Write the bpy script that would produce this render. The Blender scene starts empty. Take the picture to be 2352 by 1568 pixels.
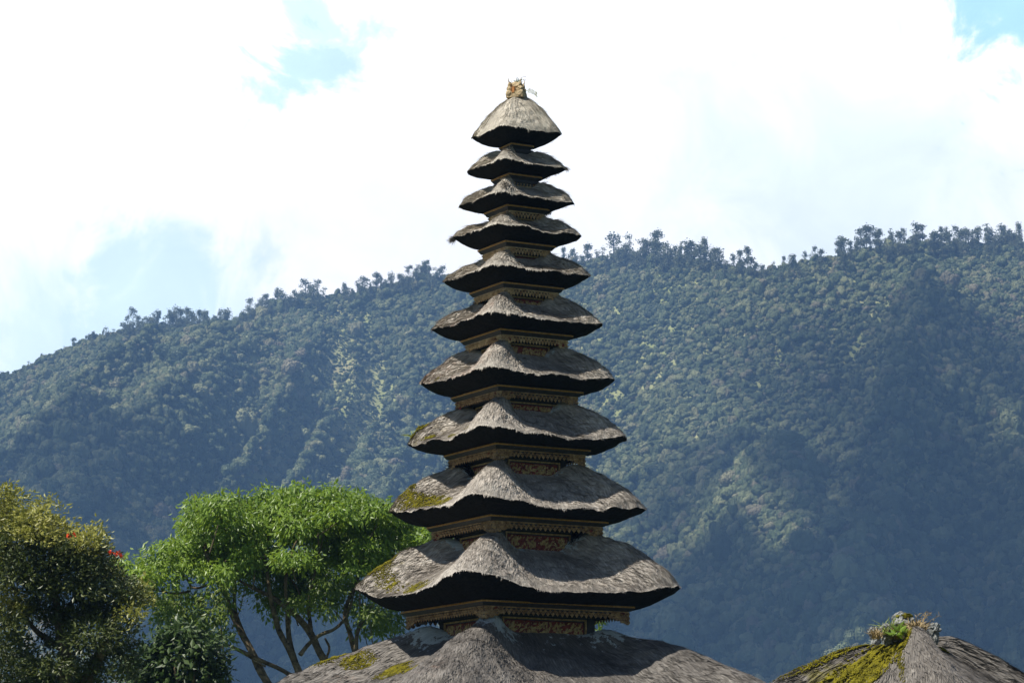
import bpy, math, random
import numpy as np

C = bpy.context.scene.collection
SC = bpy.context.scene
R_ = math.radians

# ------------------------------------------------------------------ camera
CAM_Z = 1.6
PITCH = R_(10.052)
FPX = 6500.0                      # focal length in units of a 2352 px wide picture
cam_data = bpy.data.cameras.new("camera")
cam = bpy.data.objects.new("camera", cam_data)
C.objects.link(cam)
cam.location = (0, 0, CAM_Z)
cam.rotation_euler = (math.pi / 2 + PITCH, 0, 0)
cam_data.sensor_width = 36.0
cam_data.lens = 36.0 * FPX / 2352.0
cam_data.clip_start = 0.5
cam_data.clip_end = 30000
SC.camera = cam

# ------------------------------------------------------------------ light
SUN_EL = R_(57)
SUN_AZ = R_(243)                  # direction towards the sun, from +Y clockwise
sdir = (math.sin(SUN_AZ) * math.cos(SUN_EL), math.cos(SUN_AZ) * math.cos(SUN_EL), math.sin(SUN_EL))
sun_data = bpy.data.lights.new("sun", 'SUN')
sun_data.energy = 5.0
sun_data.angle = R_(0.5)
sun_data.color = (1.0, 0.95, 0.86)
sun = bpy.data.objects.new("sun", sun_data)
C.objects.link(sun)
import mathutils
sun.rotation_euler = mathutils.Vector(sdir).to_track_quat('Z', 'Y').to_euler()
sun.location = (-30, -40, 80)

SC.view_settings.view_transform = 'Standard'
SC.view_settings.look = 'None'
SC.view_settings.exposure = 0.65
SC.view_settings.gamma = 1.0
SC.cycles.use_denoising = True
SC.cycles.max_bounces = 6
SC.cycles.diffuse_bounces = 3
SC.cycles.glossy_bounces = 2
SC.cycles.transmission_bounces = 3
SC.cycles.transparent_max_bounces = 8
SC.cycles.volume_bounces = 0


def at(px, py, Y):
    """point at depth Y seen at (px, py) of a 2352 x 1568 picture"""
    X = (px - 1176) / FPX
    Z = (784 - py) / FPX
    dy = math.cos(PITCH) - Z * math.sin(PITCH)
    dz = math.sin(PITCH) + Z * math.cos(PITCH)
    k = Y / dy
    return np.array([X * k, Y, CAM_Z + dz * k])


def dirv(px, py):
    p = at(px, py, 1.0) - np.array([0, 0, CAM_Z])
    return p / np.linalg.norm(p)


# ------------------------------------------------------------------ node helpers
def nodes_of(m):
    m.use_nodes = True
    nt = m.node_tree
    nt.nodes.clear()
    return nt


def N(nt, typ, **kw):
    n = nt.nodes.new(typ)
    for k, v in kw.items():
        if k == 'ins':
            for kk, vv in v.items():
                n.inputs[kk].default_value = vv
        else:
            setattr(n, k, v)
    return n


def L(nt, a, b):
    nt.links.new(a, b)


def ramp(nt, fac, stops, interp='LINEAR'):
    r = N(nt, 'ShaderNodeValToRGB')
    r.color_ramp.interpolation = interp
    els = r.color_ramp.elements
    while len(els) < len(stops):
        els.new(0.5)
    for e, (p, c) in zip(els, stops):
        e.position = p
        e.color = tuple(c) + (1,) if len(c) == 3 else c
    if fac is not None:
        L(nt, fac, r.inputs[0])
    return r.outputs[0]


def math_(nt, op, a, b=None, c=None, clamp=False):
    n = N(nt, 'ShaderNodeMath', operation=op, use_clamp=clamp)
    for i, v in enumerate((a, b, c)):
        if v is None:
            continue
        if hasattr(v, 'links'):
            L(nt, v, n.inputs[i])
        else:
            n.inputs[i].default_value = v
    return n.outputs[0]


def mixc(nt, fac, a, b):
    n = N(nt, 'ShaderNodeMix', data_type='RGBA')
    for i, v in ((0, fac), (6, a), (7, b)):
        if hasattr(v, 'links'):
            L(nt, v, n.inputs[i])
        else:
            n.inputs[i].default_value = v if i == 0 else (tuple(v) + (1,) if len(v) == 3 else v)
    return n.outputs[2]


def smooth(nt, x, lo, hi):
    n = N(nt, 'ShaderNodeMapRange', interpolation_type='SMOOTHSTEP')
    L(nt, x, n.inputs[0])
    n.inputs[1].default_value = lo
    n.inputs[2].default_value = hi
    return n.outputs[0]


# ------------------------------------------------------------------ world: blue sky with bright broken cloud
world = bpy.data.worlds.new("World")
SC.world = world
world.use_nodes = True
wt = world.node_tree
wt.nodes.clear()
wo = N(wt, 'ShaderNodeOutputWorld')
sky = N(wt, 'ShaderNodeTexSky', sky_type='NISHITA', sun_disc=False)
sky.sun_elevation = SUN_EL
sky.sun_rotation = SUN_AZ
sky.altitude = 1200
sky.air_density = 1.0
sky.dust_density = 1.0
SKY_STRENGTH = 0.05
bg_sky = N(wt, 'ShaderNodeBackground', ins={1: SKY_STRENGTH})
L(wt, sky.outputs[0], bg_sky.inputs[0])
tc = N(wt, 'ShaderNodeTexCoord')
gen = tc.outputs['Generated']
n1 = N(wt, 'ShaderNodeTexNoise', ins={'Scale': 24.0, 'Detail': 9.0, 'Roughness': 0.64, 'Distortion': 0.6})
L(wt, gen, n1.inputs['Vector'])
n2 = N(wt, 'ShaderNodeTexNoise', ins={'Scale': 2.2, 'Detail': 5.0, 'Roughness': 0.55})
L(wt, gen, n2.inputs['Vector'])
nz = math_(wt, 'SUBTRACT', n1.outputs[0], 0.5)


def near(px, py, r0, r1, amp):
    """1 inside a patch of sky about (px, py), 0 outside; edge broken by noise"""
    d = N(wt, 'ShaderNodeVectorMath', operation='DISTANCE')
    L(wt, gen, d.inputs[0])
    d.inputs[1].default_value = tuple(dirv(px, py))
    x = math_(wt, 'MULTIPLY_ADD', nz, amp, d.outputs['Value'])
    m = smooth(wt, x, r0 / FPX, r1 / FPX)
    return math_(wt, 'SUBTRACT', 1.0, m)


holes = [
    (2450, -30, 160, 330, .17, .75), (2310, 40, 40, 170, .15, .6), (2090, 50, 0, 180, .15, .30),
    (680, 150, 0, 110, .13, .52), (625, 225, 0, 90, .12, .46), (730, 70, 0, 110, .14, .40), (575, 275, 0, 40, .06, .4),
    (330, 740, 150, 300, .09, .40), (120, 830, 100, 380, .07, .36), (500, 690, 20, 170, .09, .28),
    (1960, 380, 100, 600, .10, .20), (20, 60, 60, 360, .06, .10), (1880, 560, 40, 300, .10, .20),
]
blue = None
for px, py, r0, r1, amp, w in holes:
    m = math_(wt, 'MULTIPLY', near(px, py, r0, r1, amp), w)
    blue = m if blue is None else math_(wt, 'MAXIMUM', blue, m)
cloud_far = smooth(wt, math_(wt, 'MULTIPLY_ADD', nz, 0.35, n2.outputs[0]), 0.50, 0.66)
d0 = N(wt, 'ShaderNodeVectorMath', operation='DISTANCE')
L(wt, gen, d0.inputs[0])
d0.inputs[1].default_value = tuple(dirv(1000, 500))
bank = math_(wt, 'SUBTRACT', 1.0, smooth(wt, math_(wt, 'MULTIPLY_ADD', nz, 0.20, d0.outputs['Value']), 0.27, 0.42))
bg_cl = N(wt, 'ShaderNodeBackground')
L(wt, mixc(wt, blue, (1.0, 0.99, 0.97), (0.28, 0.68, 1.0)), bg_cl.inputs[0])
puff = math_(wt, 'MULTIPLY_ADD', math_(wt, 'SUBTRACT', n2.outputs[0], 0.5), 0.8, math_(wt, 'MULTIPLY', nz, 0.5))
L(wt, math_(wt, 'ADD', math_(wt, 'MULTIPLY_ADD', blue, -0.24, 1.36), puff), bg_cl.inputs[1])
bg_far = N(wt, 'ShaderNodeBackground', ins={1: 0.2})
mx1 = N(wt, 'ShaderNodeMixShader')
L(wt, math_(wt, 'MULTIPLY', cloud_far, 0.6), mx1.inputs[0])
L(wt, bg_sky.outputs[0], mx1.inputs[1])
L(wt, bg_far.outputs[0], mx1.inputs[2])
mxw = N(wt, 'ShaderNodeMixShader')
L(wt, bank, mxw.inputs[0])
L(wt, mx1.outputs[0], mxw.inputs[1])
L(wt, bg_cl.outputs[0], mxw.inputs[2])
L(wt, mxw.outputs[0], wo.inputs[0])

# ------------------------------------------------------------------ helpers: noise, meshes
rng = np.random.default_rng(7)
random.seed(7)


def _hash(ix, iy, iz):
    h = (ix.astype(np.int64) * 374761393 + iy.astype(np.int64) * 668265263 + iz.astype(np.int64) * 2147483647)
    h = (h ^ (h >> 13)) * 1274126177
    h = h ^ (h >> 16)
    return (h & 0xFFFFFF).astype(np.float64) / float(0xFFFFFF)


def vnoise(P):
    P = np.asarray(P, float)
    i = np.floor(P)
    f = P - i
    f = f * f * (3 - 2 * f)
    i = i.astype(np.int64)
    x, y, z = i[..., 0], i[..., 1], i[..., 2]
    r = 0
    for dx in (0, 1):
        for dy in (0, 1):
            for dz in (0, 1):
                w = (f[..., 0] if dx else 1 - f[..., 0]) * (f[..., 1] if dy else 1 - f[..., 1]) * (f[..., 2] if dz else 1 - f[..., 2])
                r = r + w * _hash(x + dx, y + dy, z + dz)
    return r


def fbm(P, oct=4, gain=0.5):
    P = np.asarray(P, float)
    r, a, s = 0, 1.0, 0
    for o in range(oct):
        r = r + a * vnoise(P * 2 ** o + 17.3 * o)
        s += a
        a *= gain
    return r / s


def sstep(x, a, b):
    t = np.clip((x - a) / (b - a), 0, 1)
    return t * t * (3 - 2 * t)


class MB:
    """collects polygons and builds ONE mesh object"""

    def __init__(s):
        s.v, s.f, s.m, s.uv, s.col, s.n = [], [], [], [], [], 0

    def add(s, v, f, mat=0, uv=None, col=None):
        v = np.asarray(v, float).reshape(-1, 3)
        f = np.asarray(f, int)
        s.v.append(v)
        s.f.append((f + s.n, mat))
        s.uv.append(np.zeros((len(v), 2)) if uv is None else np.asarray(uv, float).reshape(-1, 2))
        s.col.append(np.zeros((len(v), 4)) if col is None else np.asarray(col, float).reshape(-1, 4))
        s.n += len(v)

    def box(s, c, h, ax=None, mat=0):
        """box at c, half sizes h, optional 3x3 axes (rows)"""
        c = np.asarray(c, float)
        A = np.eye(3) if ax is None else np.asarray(ax, float)
        v = []
        for sz in (-1, 1):
            for sx, sy in ((-1, -1), (1, -1), (1, 1), (-1, 1)):
                v.append(c + A[0] * sx * h[0] + A[1] * sy * h[1] + A[2] * sz * h[2])
        s.add(v, [(0, 3, 2, 1), (4, 5, 6, 7), (0, 1, 5, 4), (1, 2, 6, 5), (2, 3, 7, 6), (3, 0, 4, 7)], mat)

    def tube(s, pts, rad, seg=7, mat=0):
        pts = np.asarray(pts, float)
        n = len(pts)
        rad = np.broadcast_to(np.asarray(rad, float), (n,))
        T = np.gradient(pts, axis=0)
        T /= np.linalg.norm(T, axis=1)[:, None] + 1e-9
        ref = np.array([0.31, 0.95, 0.05])
        rings = []
        for i in range(n):
            a = np.cross(T[i], ref)
            a /= np.linalg.norm(a) + 1e-9
            b = np.cross(T[i], a)
            an = np.arange(seg) * 2 * math.pi / seg
            rings.append(pts[i] + rad[i] * (np.cos(an)[:, None] * a + np.sin(an)[:, None] * b))
        v = np.concatenate(rings)
        f = []
        for i in range(n - 1):
            for k in range(seg):
                k2 = (k + 1) % seg
                f.append((i * seg + k, i * seg + k2, (i + 1) * seg + k2, (i + 1) * seg + k))
        s.add(v, f, mat)
        s.add(rings[-1], [list(range(seg))], mat)

    def grid(s, P, mat=0, uv=None, col=None, wrap=False):
        nu, nv = P.shape[:2]
        idx = np.arange(nu * nv).reshape(nu, nv)
        if wrap:
            idx = np.concatenate([idx, idx[:1]])
        a, b, c, d = idx[:-1, :-1], idx[1:, :-1], idx[1:, 1:], idx[:-1, 1:]
        f = np.stack([a, b, c, d], -1).reshape(-1, 4)
        s.add(P.reshape(-1, 3), f, mat, uv, col)

    def build(s, name, mats, parent=None, smooth=False):
        me = bpy.data.meshes.new(name)
        V = np.concatenate(s.v)
        me.vertices.add(len(V))
        me.vertices.foreach_set('co', V.ravel().astype(np.float32))
        loops, starts, mi, k = [], [], [], 0
        for f, m in s.f:
            if f.ndim == 1:
                f = f[None]
            loops.append(f.ravel())
            starts.append(k + np.arange(len(f)) * f.shape[1])
            k += f.size
            mi.append(np.full(len(f), m, np.int32))
        loops = np.concatenate(loops)
        me.loops.add(len(loops))
        me.loops.foreach_set('vertex_index', loops.astype(np.int32))
        starts = np.concatenate(starts)
        me.polygons.add(len(starts))
        me.polygons.foreach_set('loop_start', starts.astype(np.int32))
        me.polygons.foreach_set('material_index', np.concatenate(mi))
        me.polygons.foreach_set('use_smooth', np.full(len(starts), smooth))
        me.update(calc_edges=True)
        uvl = me.uv_layers.new(name='UVMap')
        uvl.data.foreach_set('uv', np.concatenate(s.uv)[loops].ravel().astype(np.float32))
        col = np.concatenate(s.col)
        if col.any():
            ca = me.color_attributes.new('wear_tone', 'FLOAT_COLOR', 'POINT')
            ca.data.foreach_set('color', col.ravel().astype(np.float32))
        me.validate()
        for m in (mats if isinstance(mats, (list, tuple)) else [mats]):
            me.materials.append(m)
        o = bpy.data.objects.new(name, me)
        C.objects.link(o)
        if parent is not None:
            o.parent = parent
        return o


def empty(name, loc=(0, 0, 0), rz=0, parent=None):
    o = bpy.data.objects.new(name, None)
    o.empty_display_size = 0.3
    o.location = loc
    o.rotation_euler = (0, 0, rz)
    C.objects.link(o)
    if parent is not None:
        o.parent = parent
    return o


def tag(o, label=None, cat=None, group=None, kind=None):
    if label:
        o['label'] = label
    if cat:
        o['category'] = cat
    if group:
        o['group'] = group
    if kind:
        o['kind'] = kind
    return o


def principled(nt, color, rough=0.8, spec=0.3, bump=None, bstr=0.3, bdist=0.02, **ins):
    b = N(nt, 'ShaderNodeBsdfPrincipled')
    if hasattr(color, 'links'):
        L(nt, color, b.inputs['Base Color'])
    else:
        b.inputs['Base Color'].default_value = tuple(color) + (1,)
    if hasattr(rough, 'links'):
        L(nt, rough, b.inputs['Roughness'])
    else:
        b.inputs['Roughness'].default_value = rough
    b.inputs['Specular IOR Level'].default_value = spec
    for k, v in ins.items():
        b.inputs[k.replace('_', ' ')].default_value = v
    if bump is not None:
        bm = N(nt, 'ShaderNodeBump', ins={'Strength': bstr, 'Distance': bdist})
        L(nt, bump, bm.inputs['Height'])
        L(nt, bm.outputs[0], b.inputs['Normal'])
    o = N(nt, 'ShaderNodeOutputMaterial')
    L(nt, b.outputs[0], o.inputs[0])
    return b


# ------------------------------------------------------------------ materials
def mat_simple(name, c0, c1, scale=8, rough=0.7, spec=0.3, bstr=0.2, **ins):
    m = bpy.data.materials.new(name)
    nt = nodes_of(m)
    t = N(nt, 'ShaderNodeTexCoord')
    n = N(nt, 'ShaderNodeTexNoise', ins={'Scale': scale, 'Detail': 6.0, 'Roughness': 0.65})
    L(nt, t.outputs['Object'], n.inputs['Vector'])
    c = ramp(nt, n.outputs[0], [(0.32, c0), (0.68, c1)])
    principled(nt, c, rough, spec, n.outputs[0], bstr, 0.02, **ins)
    return m


def mat_thatch():
    m = bpy.data.materials.new('palm_fibre_thatch')
    nt = nodes_of(m)
    uv = N(nt, 'ShaderNodeUVMap', uv_map='UVMap').outputs[0]
    ob = N(nt, 'ShaderNodeTexCoord').outputs['Object']

    def streak(su, sv, det=4.0, dist=0.3):
        mp = N(nt, 'ShaderNodeMapping')
        mp.inputs['Scale'].default_value = (su, sv, 1)
        # fibres wander a little
        w = N(nt, 'ShaderNodeTexNoise', ins={'Scale': 1.6, 'Detail': 2.0})
        L(nt, ob, w.inputs['Vector'])
        off = N(nt, 'ShaderNodeVectorMath', operation='SCALE')
        L(nt, w.outputs['Color'], off.inputs[0])
        off.inputs['Scale'].default_value = 0.16
        ad = N(nt, 'ShaderNodeVectorMath', operation='ADD')
        L(nt, uv, ad.inputs[0])
        L(nt, off.outputs[0], ad.inputs[1])
        L(nt, ad.outputs[0], mp.inputs['Vector'])
        n = N(nt, 'ShaderNodeTexNoise', ins={'Scale': 1.0, 'Detail': det, 'Roughness': 0.7, 'Distortion': dist})
        L(nt, mp.outputs[0], n.inputs['Vector'])
        return n.outputs[0]
    s1 = streak(30, 2.4)
    s2 = streak(95, 6)
    big = N(nt, 'ShaderNodeTexNoise', ins={'Scale': 1.7, 'Detail': 5.0, 'Roughness': 0.6})
    L(nt, ob, big.inputs['Vector'])
    h = math_(nt, 'ADD', math_(nt, 'MULTIPLY', s1, 0.6), math_(nt, 'MULTIPLY', s2, 0.4))
    hh = math_(nt, 'MULTIPLY_ADD', math_(nt, 'SUBTRACT', big.outputs[0], 0.5), 0.30, h)
    col = ramp(nt, hh, [(0.29, (0.026, 0.021, 0.016)), (0.40, (0.195, 0.168, 0.140)), (0.52, (0.43, 0.385, 0.33)), (0.66, (0.70, 0.645, 0.565))])
    at_ = N(nt, 'ShaderNodeVertexColor', layer_name='wear_tone')
    straw_haze = ramp(nt, hh, [(0.30, (0.10, 0.085, 0.06)), (0.42, (0.34, 0.30, 0.235)), (0.56, (0.60, 0.55, 0.45)), (0.68, (0.75, 0.70, 0.58))])  # straw tone that also carries the hazy glow of the upper tiers
    col = mixc(nt, math_(nt, 'MULTIPLY_ADD', at_.outputs['Alpha'], 2.0, -1.0, clamp=True), col, straw_haze)
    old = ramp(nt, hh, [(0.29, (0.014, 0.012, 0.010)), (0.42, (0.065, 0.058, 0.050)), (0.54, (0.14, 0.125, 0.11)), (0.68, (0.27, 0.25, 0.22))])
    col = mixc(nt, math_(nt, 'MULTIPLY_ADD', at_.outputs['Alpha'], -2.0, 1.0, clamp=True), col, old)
    sp = N(nt, 'ShaderNodeSeparateColor')
    L(nt, at_.outputs[0], sp.inputs[0])
    fine = N(nt, 'ShaderNodeTexNoise', ins={'Scale': 9.0, 'Detail': 6.0, 'Roughness': 0.7})
    L(nt, ob, fine.inputs['Vector'])
    fn = math_(nt, 'SUBTRACT', fine.outputs[0], 0.5)

    def msk(ch, a=0.45, b=0.62, amp=1.5):
        return smooth(nt, math_(nt, 'MULTIPLY_ADD', fn, amp, sp.outputs[ch]), a, b)
    rust = ramp(nt, hh, [(0.35, (0.07, 0.035, 0.02)), (0.65, (0.34, 0.19, 0.12))])
    col = mixc(nt, math_(nt, 'MULTIPLY', msk(2, .4, .9), 0.75), col, rust)
    moss = ramp(nt, hh, [(0.35, (0.05, 0.045, 0.008)), (0.65, (0.22, 0.19, 0.02))])
    col = mixc(nt, math_(nt, 'MULTIPLY', msk(0, .4, .8), 0.8), col, moss)
    lich = ramp(nt, hh, [(0.35, (0.32, 0.37, 0.38)), (0.65, (0.62, 0.67, 0.68))])
    col = mixc(nt, msk(1, .5, .56, 2.2), col, lich)
    principled(nt, col, 0.62, 0.3, h, 0.8, 0.02)
    return m


M = {}
M['thatch'] = mat_thatch()
M['thatch_cut'] = mat_simple('thatch_cut_edge', (0.005, 0.005, 0.004), (0.018, 0.017, 0.013), 26, 0.95, 0.05, 0.8)  # black cut fibres, darkened further for the shade under the eaves
M['moss'] = mat_simple('yellow_moss', (0.035, 0.034, 0.004), (0.23, 0.20, 0.014), 9, 0.9, 0.1, 0.4)
M['black_wood'] = mat_simple('black_timber', (0.012, 0.012, 0.013), (0.035, 0.035, 0.036), 14, 0.5, 0.4, 0.1)
M['gold'] = mat_simple('worn_gold_paint', (0.15, 0.09, 0.03), (0.58, 0.42, 0.18), 26, 0.5, 0.4, 0.2)
M['rope'] = mat_simple('orange_gold_moulding', (0.36, 0.17, 0.04), (0.72, 0.45, 0.15), 30, 0.5, 0.4, 0.2)
M['carve'] = mat_simple('carved_gilt_wood', (0.28, 0.15, 0.065), (0.76, 0.58, 0.33), 12, 0.6, 0.3, 0.3)
M['carve_dark'] = mat_simple('dark_brown_carved_wood', (0.13, 0.065, 0.03), (0.54, 0.37, 0.20), 14, 0.7, 0.2, 0.3)  # darker brown carving for the lower friezes
M['carve_red'] = mat_simple('carved_dark_red_wood', (0.07, 0.014, 0.01), (0.26, 0.055, 0.03), 12, 0.6, 0.3, 0.3)
M['stone'] = mat_simple('weathered_stone', (0.24, 0.17, 0.09), (0.66, 0.52, 0.32), 14, 0.9, 0.2, 0.6)
M['brick'] = mat_simple('orange_brick', (0.34, 0.13, 0.04), (0.58, 0.26, 0.09), 14, 0.9, 0.2, 0.5)
M['lichen_stone'] = mat_simple('lichen_covered_stone', (0.035, 0.035, 0.03), (0.42, 0.43, 0.41), 40, 0.95, 0.1, 0.9)
M['grass'] = mat_simple('green_grass', (0.12, 0.16, 0.03), (0.36, 0.42, 0.12), 5, 0.7, 0.3, 0.0)
M['pale_fern'] = mat_simple('pale_fern', (0.30, 0.32, 0.14), (0.5, 0.5, 0.28), 5, 0.7, 0.3, 0.0)
M['drygrass'] = mat_simple('dry_grass', (0.20, 0.14, 0.06), (0.42, 0.32, 0.17), 5, 0.7, 0.3, 0.0)
M['floor_stone'] = mat_simple('grey_temple_stone', (0.12, 0.115, 0.11), (0.28, 0.27, 0.25), 2, 0.9, 0.2, 0.4)
M['wood'] = mat_simple('brown_timber', (0.06, 0.035, 0.02), (0.16, 0.10, 0.06), 6, 0.6, 0.3, 0.2)
M['bark'] = mat_simple('mossy_bark', (0.03, 0.022, 0.015), (0.24, 0.19, 0.12), 7, 0.95, 0.1, 0.8)
M['ground'] = mat_simple('grass_ground', (0.025, 0.04, 0.012), (0.06, 0.085, 0.025), 0.6, 0.95, 0.1, 0.3)


def mat_leaf(name, cols, scale=0.5, rough=0.35, spec=0.5, trans=0.3, tcol=(0.25, 0.42, 0.05), rand=True):
    m = bpy.data.materials.new(name)
    nt = nodes_of(m)
    ob = N(nt, 'ShaderNodeTexCoord').outputs['Object']
    a = N(nt, 'ShaderNodeTexNoise', ins={'Scale': scale, 'Detail': 3.0})
    L(nt, ob, a.inputs['Vector'])
    b = N(nt, 'ShaderNodeTexNoise', ins={'Scale': scale * 14, 'Detail': 2.0, 'Roughness': 0.8})
    L(nt, ob, b.inputs['Vector'])
    f = math_(nt, 'ADD', math_(nt, 'MULTIPLY', a.outputs[0], 0.5), math_(nt, 'MULTIPLY', b.outputs[0], 0.5))
    stops = [(0.30 + 0.4 * i / (len(cols) - 1), c) for i, c in enumerate(cols)]
    c = ramp(nt, f, stops)
    p = N(nt, 'ShaderNodeBsdfPrincipled', ins={'Roughness': rough, 'Specular IOR Level': spec})
    L(nt, c, p.inputs['Base Color'])
    t = N(nt, 'ShaderNodeBsdfTranslucent')
    t.inputs[0].default_value = tuple(tcol) + (1,)
    mx = N(nt, 'ShaderNodeMixShader', ins={0: trans})
    L(nt, p.outputs[0], mx.inputs[1])
    L(nt, t.outputs[0], mx.inputs[2])
    o = N(nt, 'ShaderNodeOutputMaterial')
    L(nt, mx.outputs[0], o.inputs[0])
    return m


M['leaf_bright'] = mat_leaf('bright_green_leaf', [(0.045, 0.085, 0.008), (0.135, 0.22, 0.02), (0.28, 0.385, 0.05)], 0.45, 0.42, 0.4, 0.3, (0.36, 0.50, 0.04))
M['leaf_mid'] = mat_leaf('mid_green_leaf', [(0.032, 0.052, 0.008), (0.10, 0.14, 0.02), (0.23, 0.28, 0.05)], 0.6, 0.42, 0.4, 0.3, (0.25, 0.42, 0.05))
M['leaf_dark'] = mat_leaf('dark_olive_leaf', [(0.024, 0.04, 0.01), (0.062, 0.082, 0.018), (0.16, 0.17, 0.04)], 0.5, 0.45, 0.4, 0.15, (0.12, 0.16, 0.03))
M['leaf_sunlit'] = mat_leaf('sunlit_olive_leaf', [(0.10, 0.11, 0.02), (0.27, 0.275, 0.05), (0.50, 0.46, 0.12)], 0.6, 0.45, 0.4, 0.3, (0.30, 0.30, 0.06))  # paler leaves with sunlight put into their colour
M['leaf_gloss'] = mat_leaf('glossy_dark_leaf', [(0.016, 0.032, 0.009), (0.042, 0.07, 0.018), (0.09, 0.14, 0.034)], 0.7, 0.45, 0.3, 0.12, (0.08, 0.16, 0.04))
M['flower'] = mat_simple('orange_red_petal', (0.55, 0.03, 0.008), (0.85, 0.12, 0.02), 9, 0.6, 0.3, 0.0)


# ------------------------------------------------------------------ ground
g = MB()
gx = np.array([-14000, -4000, -1000, -200, -40, 0, 40, 200, 1000, 4000, 14000.])
gy = np.array([-14000, -4000, -600, -60, 0, 40, 80, 200, 600, 1300, 4000, 14000.])
P = np.zeros((len(gx), len(gy), 3))
P[..., 0] = gx[:, None]
P[..., 1] = gy[None]
g.grid(P)
ground = g.build('ground', M['ground'])
tag(ground, 'flat grassy ground under the temple and reaching the foot of the mountain', 'ground', kind='structure')

# ------------------------------------------------------------------ mountain
RIDGE_PX = [(-500, 1010), (-260, 945), (0, 868), (60, 850), (130, 815), (200, 785), (290, 762), (400, 750), (520, 748), (560, 737), (620, 708), (700, 688), (800, 680),
            (900, 657), (1020, 642), (1150, 626), (1290, 612), (1400, 600), (1500, 592), (1600, 602), (1700, 620), (1740, 628), (1800, 614), (1880, 604), (1930, 592),
            (2000, 570), (2100, 563), (2200, 566), (2352, 560), (2600, 545), (2900, 520)]


def ridge_depth(px):
    return 2010 + 60 * math.sin(px / 420.0) + 40 * math.sin(px / 170.0 + 1.0) - 90 * max(0.0, (px - 1500) / 900.0)


rp = np.array([at(px, py, ridge_depth(px)) for px, py in RIDGE_PX])
FOOT = 1330.0


def terrain(x, y):
    x = np.asarray(x, float)
    y = np.asarray(y, float)
    zr = np.interp(x, rp[:, 0], rp[:, 2])
    yr = np.interp(x, rp[:, 0], rp[:, 1])
    s = (y - FOOT) / (yr - FOOT)
    up = np.clip(s, 0, 1)
    prof = 0.25 * up + 0.75 * up ** 1.25
    z = zr * prof
    env = np.clip(np.sin(np.pi * np.clip(up, 0, 1)), 0, 1) ** 0.7 * sstep(up, 0.99, 0.80)
    # spurs and gullies running down the slope, leaning to the left as they come down
    xs = x + (yr - y) * 0.22
    q = np.stack([xs / 130.0 + 0.8 * vnoise(np.stack([x / 160., y / 160., 0 * x + 3], -1)), y / 900.0, 0 * x + 5.1], -1)
    rid = 1 - np.abs(2 * vnoise(q) - 1)
    q2 = np.stack([xs / 38.0 + 1.2 * vnoise(np.stack([x / 70., y / 70., 0 * x + 9], -1)), y / 300.0, 0 * x + 8.7], -1)
    rid2 = 1 - np.abs(2 * vnoise(q2) - 1)
    z = z + env * (125 * (rid - 0.5) + 58 * (rid2 - 0.5))

    # the big spur on the right, and a gully either side of it
    def spur(px, py, Y, wx, wy, amp, lean=0.25):
        c = at(px, py, Y)
        dx = (x - c[0] + (c[1] - y) * lean * -1) / wx
        dy = (y - c[1]) / wy
        return amp * np.exp(-np.abs(dx) ** 1.6) * np.exp(-dy ** 2)
    z = z + env * spur(1800, 1130, 1560, 28, 95, 74, 0.1)
    z = z - env * spur(1960, 1150, 1590, 30, 120, 46, 0.1)
    z = z - env * spur(1620, 1280, 1530, 40, 100, 30, 0.1)
    z = z + env * spur(900, 900, 1680, 45, 170, 40, 0.05)
    z = z - env * spur(640, 900, 1680, 34, 140, 30, 0.05)
    z = z + 5 * (fbm(np.stack([x / 30., y / 30., 0 * x], -1), 3) - 0.5) * np.clip(s * 4, 0, 1)
    back = np.clip(y - yr, 0, None)
    z = np.where(s > 1, zr - back * 0.42, z)
    edge = sstep(np.abs(x), 900, 760)
    return np.maximum(z * (0.15 + 0.85 * edge), -3.0) * np.clip(s * 6 + 0.2, 0, 1) - 2.5 * (s < 0)


g = MB()
tx = np.arange(-900, 901, 8.0)
ty = np.concatenate([np.arange(FOOT - 60, 2250, 8.0), np.arange(2250, 3000, 40.0)])
P = np.zeros((len(tx), len(ty), 3))
P[..., 0], P[..., 1] = tx[:, None], ty[None]
P[..., 2] = terrain(P[..., 0], P[..., 1])
g.grid(P)


def mat_slope():
    m = bpy.data.materials.new('grassy_slope')
    nt = nodes_of(m)
    ob = N(nt, 'ShaderNodeTexCoord').outputs['Object']
    a = N(nt, 'ShaderNodeTexNoise', ins={'Scale': 0.012, 'Detail': 8.0, 'Roughness': 0.7})
    L(nt, ob, a.inputs['Vector'])
    b = N(nt, 'ShaderNodeTexNoise', ins={'Scale': 0.09, 'Detail': 6.0, 'Roughness': 0.7})
    L(nt, ob, b.inputs['Vector'])
    f = math_(nt, 'ADD', math_(nt, 'MULTIPLY', a.outputs[0], .6), math_(nt, 'MULTIPLY', b.outputs[0], .4))
    c = ramp(nt, f, [(0.30, (0.16, 0.19, 0.065)), (0.45, (0.26, 0.285, 0.11)), (0.56, (0.35, 0.345, 0.16)), (0.68, (0.33, 0.25, 0.16))])
    principled(nt, c, 0.95, 0.1, b.outputs[0], 0.6, 3.0)
    return m


mountain = g.build('mountain', mat_slope(), smooth=True)
tag(mountain, 'steep mountain slope rising behind the pagoda to a long wavy ridge', 'mountain', kind='structure')


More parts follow.
